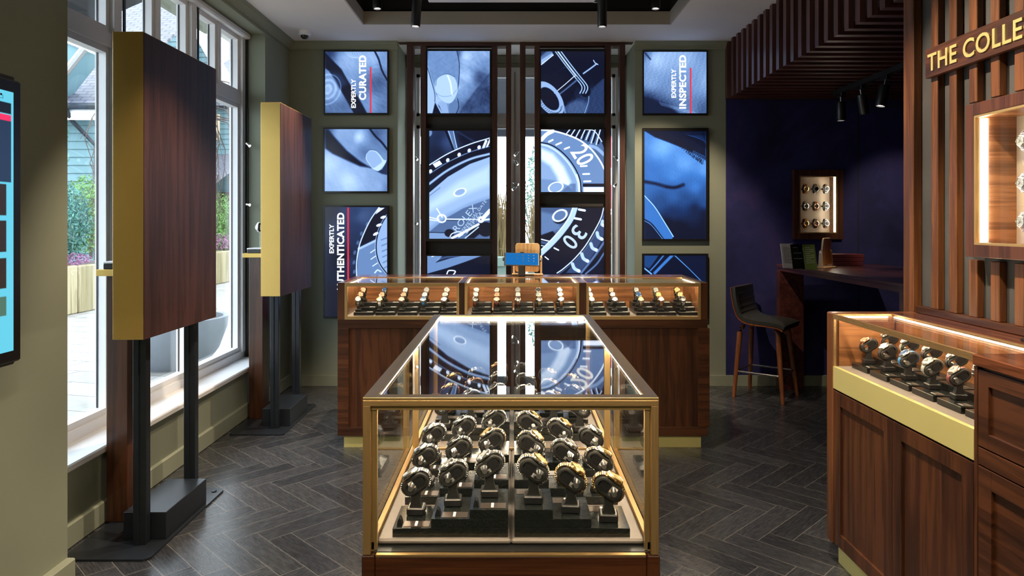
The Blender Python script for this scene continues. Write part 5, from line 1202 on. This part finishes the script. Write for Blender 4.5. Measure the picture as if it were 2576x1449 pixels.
def holder(loc, rz, label, group, h0=[]):
    if not h0:
        t = thing('watch_holder', label, 'watch holder', (0, 0, 0))
        R = Matrix.Rotation(-PI/2, 4, 'Y')
        cuff_geo(R, h=.014).build('cuff', M['cuff'], t, smooth=True)
        MB().lathe([(.007, .015), (.007, .058)], Matrix.Rotation(PI/2, 4, 'Y'), 12).build('peg', M['blackpl'], t)
        h0.append(t)
    else: t = dup(h0[0])
    t.location = loc; t.rotation_euler = (0, 0, rz); tag(t, label, 'watch holder', group); return t
# the cuff ring of these holders stands upright, dial facing straight out of the cabinet
rn = ['top', 'middle', 'bottom']
nk1 = [['steel_silver', 'two_tone', 'gold'], ['steel_silver', 'steel_black', 'rose'], ['steel_silver', 'rose', 'gold']]
for r, z in enumerate((1.613, 1.478, 1.353)):
    for c, y in enumerate((2.243, 2.155, 2.067)):
        kd = nk1[r][c]; cn = ['farthest', 'middle', 'nearest'][c]
        holder((1.655, y, z), 0, 'black watch holder, %s row, %s in the slat screen cabinet' % (rn[r], cn), 'holders in the near wall cabinet')
        watch(kd, (1.655, y, z), 0, 1.05, '%s, %s row, %s in the slat screen cabinet' % (KINDS[kd][0], rn[r], cn), 'watches in the near wall cabinet', ry=-(PI/2-TILT))
nk2 = [['gold', 'steel_black', 'steel_silver'], ['steel_silver', 'rose_brown', 'steel_silver'], ['gold', 'rose_black', 'steel_silver']]
for r, z in enumerate((1.631, 1.487, 1.343)):
    for c, x in enumerate((2.436, 2.520, 2.606)):
        kd = nk2[r][c]; cn = ['leftmost', 'middle', 'rightmost'][c]
        holder((x, 5.835, z), PI/2, 'black watch holder, %s row, %s in the indigo wall cabinet' % (rn[r], cn), 'holders in the small wall cabinet').scale = (1.1,)*3
        o = watch(kd, (x, 5.835, z), 0, 1.15, '%s, %s row, %s in the indigo wall cabinet' % (KINDS[kd][0], rn[r], cn), 'watches in the small wall cabinet')
        o.rotation_mode = 'QUATERNION'; o.rotation_quaternion = (Matrix.Rotation(PI/2, 4, 'Z') @ Matrix.Rotation(-(PI/2-TILT), 4, 'Y')).to_quaternion()
for p, kd, lb in ((ped1, 'steel_black', 'nearer'), (ped2, 'steel_silver', 'farther')):
    holder((p[0], p[1], p[2]), .9, 'black watch holder on a clear rod above the %s pedestal' % lb, 'pedestal holders').scale = (.9,)*3
    watch(kd, (p[0], p[1], p[2]), .9, 1.0, '%s on a clear rod above the %s pedestal' % (KINDS[kd][0], lb), 'pedestal watches', ry=-(PI/2-TILT))

# ------------------------------------------------------------------ nook: table, leaflets, stool
def nook():
    x0, x1, y0, y1, z = 2.147, 2.95, 3.844, 5.70, 1.013
    t = thing('high_table', 'dark walnut high table running back to the indigo wall', 'table', (x0, y0, 0))
    MB().cham(x0, x1, y0, y1, z-.022, z, .002).build('tabletop', M['w_tbl'], t); MB().box(x0+.01, x1-.01, y0+.01, y1-.01, z-.052, z-.0225).build('apron', M['w_tbl'], t)
    MB().cham(x0, x1, y0, y0+.045, 0, z-.022, .002).build('end_leg', M['w_tbl'], t); MB().cham(x0, x0+.20, y1-.06, y1, 0, z-.052, .002).build('end_leg', M['w_tbl'], t)
    def card(px, py0, py1, wpx, Y, name, label, cat, mat, lean, ink=None, lines=0):
        p = at(px, py1, Y); w = wpx/F*Y; h = (py1-py0)/F*Y; zz = z+.0015
        t = thing(name, label, cat, (p[0], Y, zz)); R = Matrix.Translation((p[0], Y, zz)) @ Matrix.Rotation(.28, 4, 'Z') @ Matrix.Rotation(-.18, 4, 'X')
        MB().box(0, w, -.002, .002, 0, h, R).build('printed_card', mat, t)
        if ink:
            l = MB()
            for k in range(lines): zc_ = h*(.86-.68*k/lines); l.box(w*.15, w*(.85 if k % 3 else .55), -.0032, -.0022, zc_, zc_+h*.014, R)
            l.build('print_lines', ink, t)
        Rb = Matrix.Translation((p[0], Y, zz)) @ Matrix.Rotation(.28, 4, 'Z')
        MB().box(0, w, -.004, .05, 0, .003, Rb).build('acrylic_foot', M['glass'], t)
        return R, w, h, t
    card(1970, 603, 665, 36, 5.16, 'leaflet', 'pale grey leaflet, leftmost in the row on the high table', 'leaflet', M['leaf_w'], 0, M['d_silver'], 14)
    card(1995, 605, 668, 36, 5.06, 'leaflet', 'black leaflet between the grey and green ones on the high table', 'leaflet', M['d_black'], 0, M['leaf_w'], 3)
    R, w, h, tt = card(2026, 604, 668, 36, 4.98, 'leaflet', 'green leaflet in a clear holder on the high table', 'leaflet', M['leaf_g'], 0, M['leaf_w'], 9)
    ply_stand('counter_mirror', 'plywood backed swivel mirror behind the green leaflet on the high table', 2.325, 5.20, z+.001, .14, .20, yaw=.75)
    for k in range(3):
        tag(MB().cham(2.50-.006*k, 2.735+.005*k, 5.46, 5.62, z+.001+.030*k, z+.030+.030*k, .003).build('presentation_box', M['box_red'], None, loc=(2.62, 5.54, z)), 'flat maroon presentation box, %s of the stack against the indigo wall' % ['bottom', 'middle', 'top'][k], 'box', 'maroon boxes')
M['w_tbl'] = wood('dark_red_walnut_table', (.035, .010, .010), (.105, .032, .026), 1, .28, .4); M['leaf_w'] = plain('pale_leaflet', (.62, .62, .68), .6, bmp=0); M['leaf_g'] = plain('green_leaflet', (.10, .17, .035), .5, bmp=0); M['box_red'] = plain('maroon_box', (.09, .012, .016), .5)
nook()
def stool():
    cx_, cy_ = 1.965, 5.44; t = thing('counter_stool', 'black leather counter stool with bentwood shell and chrome footrest', 'stool', (cx_, cy_, 0))
    B_ = Matrix.Translation((cx_, cy_, 0)) @ Matrix.Rotation(-.66, 4, 'Z')
    # side profile in local x (front = +x), z
    prof = catmull([(-.205, .850), (-.197, .77), (-.180, .69), (-.152, .622), (-.10, .583), (-.02, .570), (.07, .566), (.145, .558), (.188, .542)], 6)
    def shell(off, w, th, name, mat, sm=True):
        mb = MB(); n = len(prof); P = []
        for i_, p in enumerate(prof):
            a = prof[max(i_-1, 0)]; c = prof[min(i_+1, n-1)]; d = np.array(c)-np.array(a); d = d/np.hypot(*d); nn = np.array((-d[1], d[0])) 
            P.append((np.array(p)+nn*off, np.array(p)+nn*(off+th)))
        K_ = 8; st = []
        for j_ in range(K_+1):
            v = -1+2*j_/K_; edge = 1-.25*abs(v)**6
            st.append([B_ @ Vector((q[0], v*w, q[1])) for q in [p[0] for p in P]+[p[0]+(p[1]-p[0])*edge for p in P][::-1]])
        m2 = len(st[0]); o = 0
        for s_ in st: mb.v += [tuple(q) for q in s_]
        for j_ in range(K_):
            for k_ in range(m2): k2 = (k_+1) % m2; mb.f.append((j_*m2+k_, j_*m2+k2, (j_+1)*m2+k2, (j_+1)*m2+k_))
        mb.f += [tuple(range(m2))[::-1], tuple(range(K_*m2, K_*m2+m2))]
        mb.build(name, mat, t, smooth=sm)
    shell(0, .205, .012, 'bentwood_shell', M['w_stool']); shell(.0125, .200, .034, 'padded_seat', M['leather'])
    se = MB()
    for i_ in (4, 8, 12, 16):
        p = np.array(prof[i_]); q = np.array(prof[i_+1]); d = (q-p)/np.hypot(*(q-p)); nn = np.array((-d[1], d[0])); c = p+nn*.047
        se.tube([B_ @ Vector((c[0], -.185, c[1])), B_ @ Vector((c[0], .185, c[1]))], .003, 6)
    se.build('stitched_seams', M['blackpl'], t)
    L4 = []
    for sx_, sy_ in ((-1, -1), (1, -1), (1, 1), (-1, 1)):
        top = B_ @ Vector((sx_*.12-.01, sy_*.11, .562)); k1 = B_ @ Vector((sx_*.145-.01, sy_*.13, .50)); ft = B_ @ Vector((sx_*.185, sy_*.18, 0.0)); L4.append((k1, ft))
        MB().tube([top, (top+k1)/2+Vector((0, 0, .004)), k1, k1.lerp(ft, .5), ft], [.016, .019, .021, .018, .013], 10).build('leg', M['w_stool'], t, smooth=True)
    r_ = [k.lerp(f_, .60) for k, f_ in L4]
    MB().tube([r_[0], r_[1]], .008, 10).tube([r_[1], r_[2]], .008, 10).tube([r_[2], r_[3]], .008, 10).tube([r_[3], r_[0]], .008, 10).build('footrest', M['steel'], t, smooth=True)
stool()

# ------------------------------------------------------------------ outside
M['pave'] = None
m, nt, b = new_mat('riven_stone_paving'); setp(b, (.5, .47, .42), .55)
v = coords(nt, rot=(0, 0, .25)); br = N(nt, 'ShaderNodeTexBrick'); nt.links.new(v, br.inputs['Vector']); br.inputs['Scale'].default_value = 1.6; br.inputs['Mortar Size'].default_value = .012; br.inputs['Brick Width'].default_value = 1.0; br.inputs['Row Height'].default_value = .62
br.inputs['Color1'].default_value = (.36, .35, .34, 1); br.inputs['Color2'].default_value = (.27, .255, .24, 1); br.inputs['Mortar'].default_value = (.10, .095, .09, 1)
nn = noise(nt, v, 3, 8, .7, 1.5); mx = N(nt, 'ShaderNodeMix', data_type='RGBA', blend_type='MULTIPLY'); mx.inputs[0].default_value = .7; nt.links.new(br.outputs[0], mx.inputs[6]); nt.links.new(ramp(nt, nn, [(.3, (.62, .58, .52)), (.6, (1, 1, 1))]), mx.inputs[7]); nt.links.new(mx.outputs[2], b.inputs['Base Color']); bump(nt, b, nn, .4, .01); M['pave'] = m
struct('ground_outside', MB().box(-40, -2.30, -14, 60, -.16, -.06).box(-2.30, 30, 6.46, 60, -.16, -.06), M['pave'])
M['stonewall'] = wood('weathered_planter_stone', (.15, .12, .045), (.36, .30, .18), 2, .85, 0, .35)
M['shiplap'] = plain('blue_green_shiplap', (.125, .225, .25), .7, var=.06, scale=2); M['slate'] = None
m, nt, b = new_mat('slate_roof'); setp(b, (.2, .2, .24), .6); br = N(nt, 'ShaderNodeTexBrick'); t_c = coords(nt, kind='UV'); nt.links.new(t_c, br.inputs['Vector']); br.inputs['Scale'].default_value = 1; br.inputs['Brick Width'].default_value = .26; br.inputs['Row Height'].default_value = .125; br.inputs['Mortar Size'].default_value = .012; br.inputs['Bias'].default_value = 0
br.inputs['Color1'].default_value = (.105, .105, .135, 1); br.inputs['Color2'].default_value = (.15, .145, .175, 1); br.inputs['Mortar'].default_value = (.035, .035, .05, 1); nt.links.new(br.outputs[0], b.inputs['Base Color']); M['slate'] = m
M['leaf_blue'] = plain('bluish_conifer_foliage', (.07, .19, .15), .8, var=.4, scale=3, bmp=0); M['leaf_green'] = plain('green_foliage', (.13, .26, .06), .8, var=.4, scale=3, bmp=0); M['heather'] = plain('pink_heather', (.30, .12, .23), .8, var=.3, scale=8, bmp=0); M['bark'] = plain('pale_birch_bark', (.22, .21, .18), .9, var=.4, scale=12); M['twig'] = plain('dark_twigs', (.10, .07, .06), .9); M['grassy'] = plain('dry_ornamental_grass', (.26, .18, .08), .9, var=.3, scale=4, bmp=0); M['pgreen'] = plain('pale_green_planter', (.25, .33, .28), .7, var=.04); M['brick'] = plain('soft_red_brick', (.20, .10, .08), .9, var=.2, scale=5); M['bannerw'] = plain('white_banner', (.8, .8, .8), .6, bmp=0); M['bannerr'] = plain('red_banner', (.55, .03, .07), .6, bmp=0); M['awning'] = plain('dark_awning_cloth', (.006, .008, .014), .7); M['cyanedge'] = plain('cyan_edging', (.01, .16, .28), .5, bmp=0); M['concrete'] = plain('grey_planter_bowl', (.19, .21, .24), .8, var=.1, scale=4)
def planter_run(name, label, x0, x1, y0, y1, z1, n):
    t = thing(name, label, 'planter', ((x0+x1)/2, (y0+y1)/2, -.06)); mb = MB(); r = random.Random(4); L = y1-y0
    for k in range(n): a = y0+L*k/n; mb.cham(x0, x1+r.uniform(0, .02), a+.006, y0+L*(k+1)/n-.006, -.06, z1+r.uniform(-.02, .02), .02)
    mb.build('upright_slabs', M['stonewall'], t); MB().box(x0-1.2, x0, y0, y1, -.06, z1-.06).build('soil', M['twig'], t)
planter_run('stone_planter', 'long yellowish stone slab planter across the patio outside', -7.05, -6.75, 7, 18.6, .67, 24)
planter_run('stone_planter', 'yellowish stone slab planter of the nearer garden bed outside', -7.75, -7.35, 1.5, 6.9, .67, 11)
def foliage(mb, c, rad, n, s, seed, droop=0):
    r = random.Random(seed)
    for _ in range(n):
        while True:
            p = Vector((r.uniform(-1, 1), r.uniform(-1, 1), r.uniform(-1, 1)))
            if .25 < p.length < 1: break
        q = Vector((c[0]+p.x*rad[0], c[1]+p.y*rad[1], c[2]+p.z*rad[2])); a = Vector((r.gauss(0, 1), r.gauss(0, 1), r.gauss(0, 1)-droop)).normalized()*s*r.uniform(.6, 1.4); b2 = a.cross(Vector((r.gauss(0, 1), r.gauss(0, 1), r.gauss(0, 1)))).normalized()*s*.17
        mb.add([q-a*.5, q+b2, q+a*.5, q-b2], [(0, 1, 2, 3)])
    return mb
def bush(name, label, cat, c, rad, n, s, mat, seed, group=None, stem=True):
    t = thing(name, label, cat, (c[0], c[1], max(c[2]-rad[2], 0)), group); foliage(MB(), c, rad, n, s, seed).build('foliage', M[mat], t)
    if stem: MB().tube([(c[0], c[1], -.055 if name == 'pine_shrub' else max(c[2]-rad[2]-.1, -.055)), (c[0]+.03, c[1], c[2]+rad[2]*.4)], .03, 7).build('stem', M['twig'], t)
bush('conifer_bush', 'bluish feathery conifer bush behind the stone planter, nearest the pier edge', 'bush', (-7.35, 10.9, 1.35), (.55, 1.0, .75), 7000, .085, 'leaf_blue', 1)
bush('conifer_bush', 'taller sparse bluish conifer above the stone planter by the pier edge', 'bush', (-7.9, 11.0, 2.6), (.75, .9, 1.2), 2600, .10, 'leaf_blue', 2)
bush('garden_shrub', 'yellow green shrub behind the conifer in the stone planter', 'bush', (-7.6, 12.6, 1.5), (.5, .9, .7), 5000, .07, 'leaf_green', 3)
bush('garden_shrub', 'green shrub in the far end of the stone planter', 'bush', (-7.3, 17.2, 1.35), (.55, 1.6, .75), 5000, .08, 'leaf_green', 4)
bush('heather_clump', 'pink heather spilling over the near end of the stone planter', 'flowers', (-6.95, 10.8, .76), (.22, .7, .12), 900, .05, 'heather', 5, stem=False)
bush('heather_clump', 'pink heather at the far end of the stone planter', 'flowers', (-7.0, 16.8, .9), (.22, .6, .2), 700, .06, 'heather', 6, stem=False)
def bowl():
    c = (-3.35, 6.90); t = thing('planter_bowl', 'large grey concrete planter bowl on the patio beyond the window', 'planter', (c[0], c[1], -.06))
    MB().lathe([(.30, -.06), (.42, .1), (.50, .32), (.51, .42), (.46, .42), (.45, .36), (.001, .36)], Matrix.Translation((c[0], c[1], 0)), 40).build('bowl', M['concrete'], t, smooth=True)
    MB().lathe([(.46, .365), (.001, .40)], Matrix.Translation((c[0], c[1], 0)), 30, False).build('soil', M['twig'], t)
    bush('heather_clump', 'pink heather in the grey planter bowl', 'flowers', (c[0]+.1, c[1]-.1, .50), (.34, .30, .14), 1500, .045, 'heather', 8, stem=False)
    bush('leafy_plant', 'broad leaved green plant in the grey planter bowl', 'plant', (c[0]-.14, c[1]-.05, .66), (.22, .2, .24), 160, .13, 'leaf_green', 9, stem=True)
    t = thing('weeping_birch', 'slender pale weeping birch with hanging bare twigs in the planter bowl', 'tree', (c[0]+.02, c[1]+.05, .38))
    tx, ty = c[0]+.02, c[1]+.05; r = random.Random(11)
    MB().tube([(tx, ty, .38), (tx+.02, ty, .9), (tx-.015, ty, 1.5), (tx+.02, ty, 2.2), (tx, ty, 2.62)], [.040, .036, .033, .028, .018], 10).build('trunk', M['bark'], t, smooth=True)
    tw = MB()
    for k in range(64):
        a = r.uniform(0, 2*PI); R_ = r.uniform(.25, .8); h = r.uniform(2.3, 2.65); dx, dy = math.cos(a)*R_, math.sin(a)*R_; hh = h+r.uniform(.05, .25); L = r.uniform(.5, 1.5)
        pts = [(tx, ty, h), (tx+dx*.4, ty+dy*.4, hh), (tx+dx*.8, ty+dy*.8, hh-.05), (tx+dx, ty+dy, hh-.3)]
        for q in range(1, 5): pts.append((tx+dx+r.uniform(-.05, .05), ty+dy+r.uniform(-.05, .05), hh-.3-L*q/4))
        tw.tube(pts, [.010, .008, .006, .005, .004, .004, .003, .002], 4)
        for q in range(5):
            p = Vector(pts[r.randrange(2, 7)]); tw.tube([p, p+Vector((r.uniform(-.12, .12), r.uniform(-.12, .12), r.uniform(-.35, -.1)))], .0025, 3)
    tw.build('twigs', M['twig'], t)
bowl()
def roof_mesh(quad, name, parent):
    me_o = MB().add(quad, [(0, 1, 2, 3)]).build(name, M['slate'], parent); uv = me_o.data.uv_layers.new(name='UVMap')
    q = [Vector(p) for p in quad]; e1 = (q[1]-q[0]).normalized(); e2 = (q[3]-q[0]); e2 = (e2-e1*e2.dot(e1)).normalized()
    off = me_o.matrix_world.translation
    for li, lp in enumerate(me_o.data.loops):
        p = q[lp.vertex_index]-q[0]; uv.data[li].uv = (p.dot(e1), p.dot(e2))
    md = me_o.modifiers.new('thick', 'SOLIDIFY'); md.thickness = .06; return me_o
def shiplap(mb, x0, x1, y, z0, z1, step=.16, gable=None):
    z = z0
    while z < z1:
        a, b_ = x0, x1
        if gable:
            gx, gz, sl = gable; hw = (gz-z)/sl
            if hw <= 0: break
            a, b_ = max(x0, gx-hw), min(x1, gx+hw)
        mb.add([(a, y-.028, z), (b_, y-.028, z), (b_, y-.004, z+step), (a, y-.004, z+step), (a, y, z), (b_, y, z)], [(0, 1, 2, 3), (0, 4, 5, 1)]); z += step
def house_a():
    Y = 14.0; x0, x1, zE = -16, -8.28, 3.50; t = thing('shiplap_house', 'blue green shiplap house with slate roof seen through the nearest window', 'house', (-12, Y, -.06))
    mb = MB(); mb.box(x0, x1, Y, Y+4, -.06, zE); shiplap(mb, x0, x1, Y, -.06, zE-.08); mb.build('wall', M['shiplap'], t)
    MB().box(x0, x1+.3, Y-.32, Y-.24, zE-.14, zE+.12).build('fascia_board', M['white'], t); MB().tube([(x0, Y-.38, zE+.12), (x1+.3, Y-.38, zE+.12)], .07, 10).build('gutter', M['blackmetal'], t)
    MB().tube([(x1-.42, Y-.38, zE+.05), (x1-.38, Y-.25, zE-.15), (x1-.02, Y-.06, zE-.62), (x1-.02, Y-.06, -.06)], .045, 8).build('downpipe', M['blackmetal'], t)
    roof_mesh([(x0, Y-.4, zE+.12), (x1+.35, Y-.4, zE+.12), (x1+.35, Y+4.4, zE+3.7), (x0, Y+4.4, zE+3.7)], 'roof', t)
    # cross gable: valley seen in the top corner
    gx, gz = -12.3, 7.4; g = MB(); shiplap(g, -14, -9.9, Y-.45, zE+.9, gz, gable=(gx+.25, gz, 1.5)); g.build('gable', M['shiplap'], t)
    for s_ in (-1, 1): MB().prism([(gx+.25, gz+.12), (gx+.25+s_*2.9, gz-4.2), (gx+.25+s_*2.9, gz-4.5), (gx+.25, gz-.16)], 1, Y-.75, Y-.45).build('bargeboard', M['white'], t)
    MB().tube([(-9.35, Y-.15, zE-.22), (-9.35, Y-.32, zE-.26)], .10, 12).build('floodlight', M['white'], t)
    P_ = lambda px, py, Y=13.2: (at(px, py, Y)[0], at(px, py, Y)[2])
    MB().prism([P_(120, 68), P_(214, 110), P_(210, 124), P_(120, 90)], 1, 13.2, 13.55).build('wing_fascia', M['white'], t)
    MB().prism([P_(120, 90), P_(204, 124), P_(160, 178), P_(120, 230)], 1, 13.25, 13.9).build('wing_wall', M['shiplap'], t)
    MB().tube([at(212, 122, 13.15), at(158, 190, 13.15)], .07, 8).build('wing_gutter', M['steelb'], t)
house_a()
def house_b():
    Y = 22.0; t = thing('shiplap_house', 'farther blue green shiplap house with gable and slate roofs beyond the birch', 'house', (-13, Y, -.06))
    mb = MB(); mb.box(-20, -8.3, Y, Y+6, -.06, 5.2); shiplap(mb, -20, -8.3, Y, 1.9, 5.2); mb.build('wall', M['shiplap'], t)
    gx, gz = -10.75*22/22, 9.2; g = MB(); shiplap(g, -13, -8.5, Y-.3, 5.2, gz, gable=(-10.8, gz, 1.75)); g.build('gable', M['shiplap'], t)
    for s_ in (-1, 1): MB().prism([(-10.8, gz+.3), (-10.8+s_*2.5, gz-4.1), (-10.8+s_*2.5, gz-4.55), (-10.8, gz-.12)], 1, Y-.8, Y-.3).build('bargeboard', M['white'], t)
    roof_mesh([(-20, Y-.3, 5.2), (-13.0, Y-.3, 5.2), (-11.6, Y+5, 9.4), (-20, Y+5, 9.4)], 'roof', t)
    roof_mesh([(-11.2, Y-.2, 5.0), (-7.9, Y-.2, 5.0), (-9.6, Y+4, 7.5), (-10.4, Y+4, 7.5)], 'roof', t)
    roof_mesh([(-14, Y-3.2, 2.3), (-8.2, Y-3.2, 2.3), (-8.2, Y-.05, 3.5), (-14, Y-.05, 3.5)], 'porch_roof', t)
    for k in range(8): MB().box(-13.6+.72*k, -13.46+.72*k, Y-3.1, Y-2.96, -.06, 2.28).build('porch_post', M['w_ply'], t)
    MB().box(-14, -8.2, Y-.08, Y-.03, -.06, 2.3).build('porch_back', M['w_portal'], t)
    MB().box(-9.45, -9.2, Y-.06, Y-.03, 2.75+1.2, 4.75).build('window_lit', M['litwin'], t)
M['litwin'] = emit('lit_window', (1, .85, .65), .9)
house_b()
# canopies outside both windows
t = thing('shop_canopy', 'dark canopy sloping outside the top of the left windows', 'awning', (-2.5, 3.4, 2.9)); MB().add([(-2.31, -1, 3.07), (-2.31, 4.995, 3.07), (-3.0, 4.995, 2.77), (-3.0, -1, 2.77), (-2.31, -1, 3.13), (-2.31, 4.995, 3.13), (-3.0, 4.995, 2.83), (-3.0, -1, 2.83)], [(0, 1, 2, 3), (7, 6, 5, 4), (0, 4, 5, 1), (1, 5, 6, 2), (2, 6, 7, 3), (3, 7, 4, 0)]).build('canopy_cloth', M['awning'], t)
t = thing('shop_fascia', 'dark fascia with cyan edge outside the top of the back window', 'awning', (0, 7.4, 2.4)); MB().box(-1.6, 1.7, 7.4, 7.5, 2.50, 3.0).build('fascia_board', M['awning'], t); MB().box(-1.6, 1.7, 7.39, 7.5, 2.475, 2.50).build('cyan_edge', M['cyanedge'], t); MB().box(-1.6, 1.7, 7.42, 7.5, 2.27, 2.36).build('lower_valance', M['awning'], t); MB().box(-1.55, -1.50, 6.41, 7.4, 2.9, 2.96).box(1.6, 1.65, 6.41, 7.4, 2.9, 2.96).build('brackets', M['blackmetal'], t)
# beyond the back window
for k, (x, n) in enumerate(((-.02, 'left'), (.36, 'right'))): pass
def box_planter(x0, x1, y, h, label, seed):
    t = thing('timber_planter', label, 'planter', ((x0+x1)/2, y, -.06), 'pale green planters'); MB().box(x0, x1, y, y+.6, -.06, h-.12).cham(x0-.03, x1+.03, y-.03, y+.63, h-.12, h, .01).build('box', M['pgreen'], t)
    t = thing('ornamental_grass', 'tall dry ornamental grass in the %s' % label.split(' outside')[0], 'plant', ((x0+x1)/2, y+.3, h)); r = random.Random(seed); mb = MB()
    for _ in range(420):
        x, yy = r.uniform(x0+.05, x1-.05), y+.3+r.uniform(-.22, .22); H_ = r.uniform(.35, .95); dx, dy = r.gauss(0, .10), r.gauss(0, .1); w = .006
        mb.add([(x-w, yy, h-.02), (x+w, yy, h-.02), (x+dx*.5+w, yy+dy*.5, h+H_*.6), (x+dx*.5-w, yy+dy*.5, h+H_*.6), (x+dx, yy+dy, h+H_)], [(0, 1, 2, 3), (3, 2, 4)])
    mb.build('grass_blades', M['grassy'], t)
box_planter(-.55, .05, 8.6, .93, 'pale green timber planter outside the back window between both portals', 21)
box_planter(.20, 1.5, 9.0, .93, 'second pale green timber planter outside the back window behind the right portal', 22)
bush('pine_shrub', 'sparse pine branches beyond the back window', 'bush', (.345, 10.6, 1.75), (.17, .4, .75), 620, .075, 'leaf_blue', 31)
t = thing('brick_building', 'brick building far beyond the back window', 'building', (-2.5, 24, -.06)); MB().box(-5.5, -2.6, 24, 27, -.06, 3.2).build('wall', M['brick'], t)
MB().box(-5.6, -2.5, 23.9, 27.1, 3.2, 3.35).build('roof_edge', M['slate'], t)
t = thing('parked_car', 'pale parked car far beyond the back window', 'car', (-2.4, 18, -.06)); MB().prism([(-4.4, .25), (-4.4, .85), (-3.9, 1.0), (-3.4, 1.42), (-2.3, 1.42), (-1.7, 1.0), (-.9, .9), (-.8, .25)], 1, 17.2, 18.8).build('body', M['white'], t, bevel=.05)
for x in (-3.7, -1.5): MB().lathe([(.33, -.02), (.33, 1.7)], Matrix.Translation((x, 18.85, .27)) @ Matrix.Rotation(PI/2, 4, 'X'), 24).build('wheel', M['blackpl'], t)
t = thing('feather_banner', 'red and white banner outside the back window beside the right column', 'banner', (1.55, 10.2, -.06)); MB().tube([(1.78, 10.2, -.06), (1.78, 10.2, 2.9)], .015, 8).build('pole', M['steelb'], t)
MB().box(1.42, 1.77, 10.19, 10.2, 2.15, 2.75).box(1.42, 1.77, 10.19, 10.2, 1.55, 1.90).build('red_field', M['bannerr'], t); MB().box(1.42, 1.77, 10.19, 10.2, 1.90, 2.15).build('white_field', M['bannerw'], t)
bush('flowering_shrub', 'low shrub with pink flowers outside beside the right column', 'bush', (1.55, 9.0, 1.05), (.3, .3, .55), 600, .07, 'leaf_green', 33)

# ------------------------------------------------------------------ warm pools of light for sign, slats and counter from the tray lamps are set above
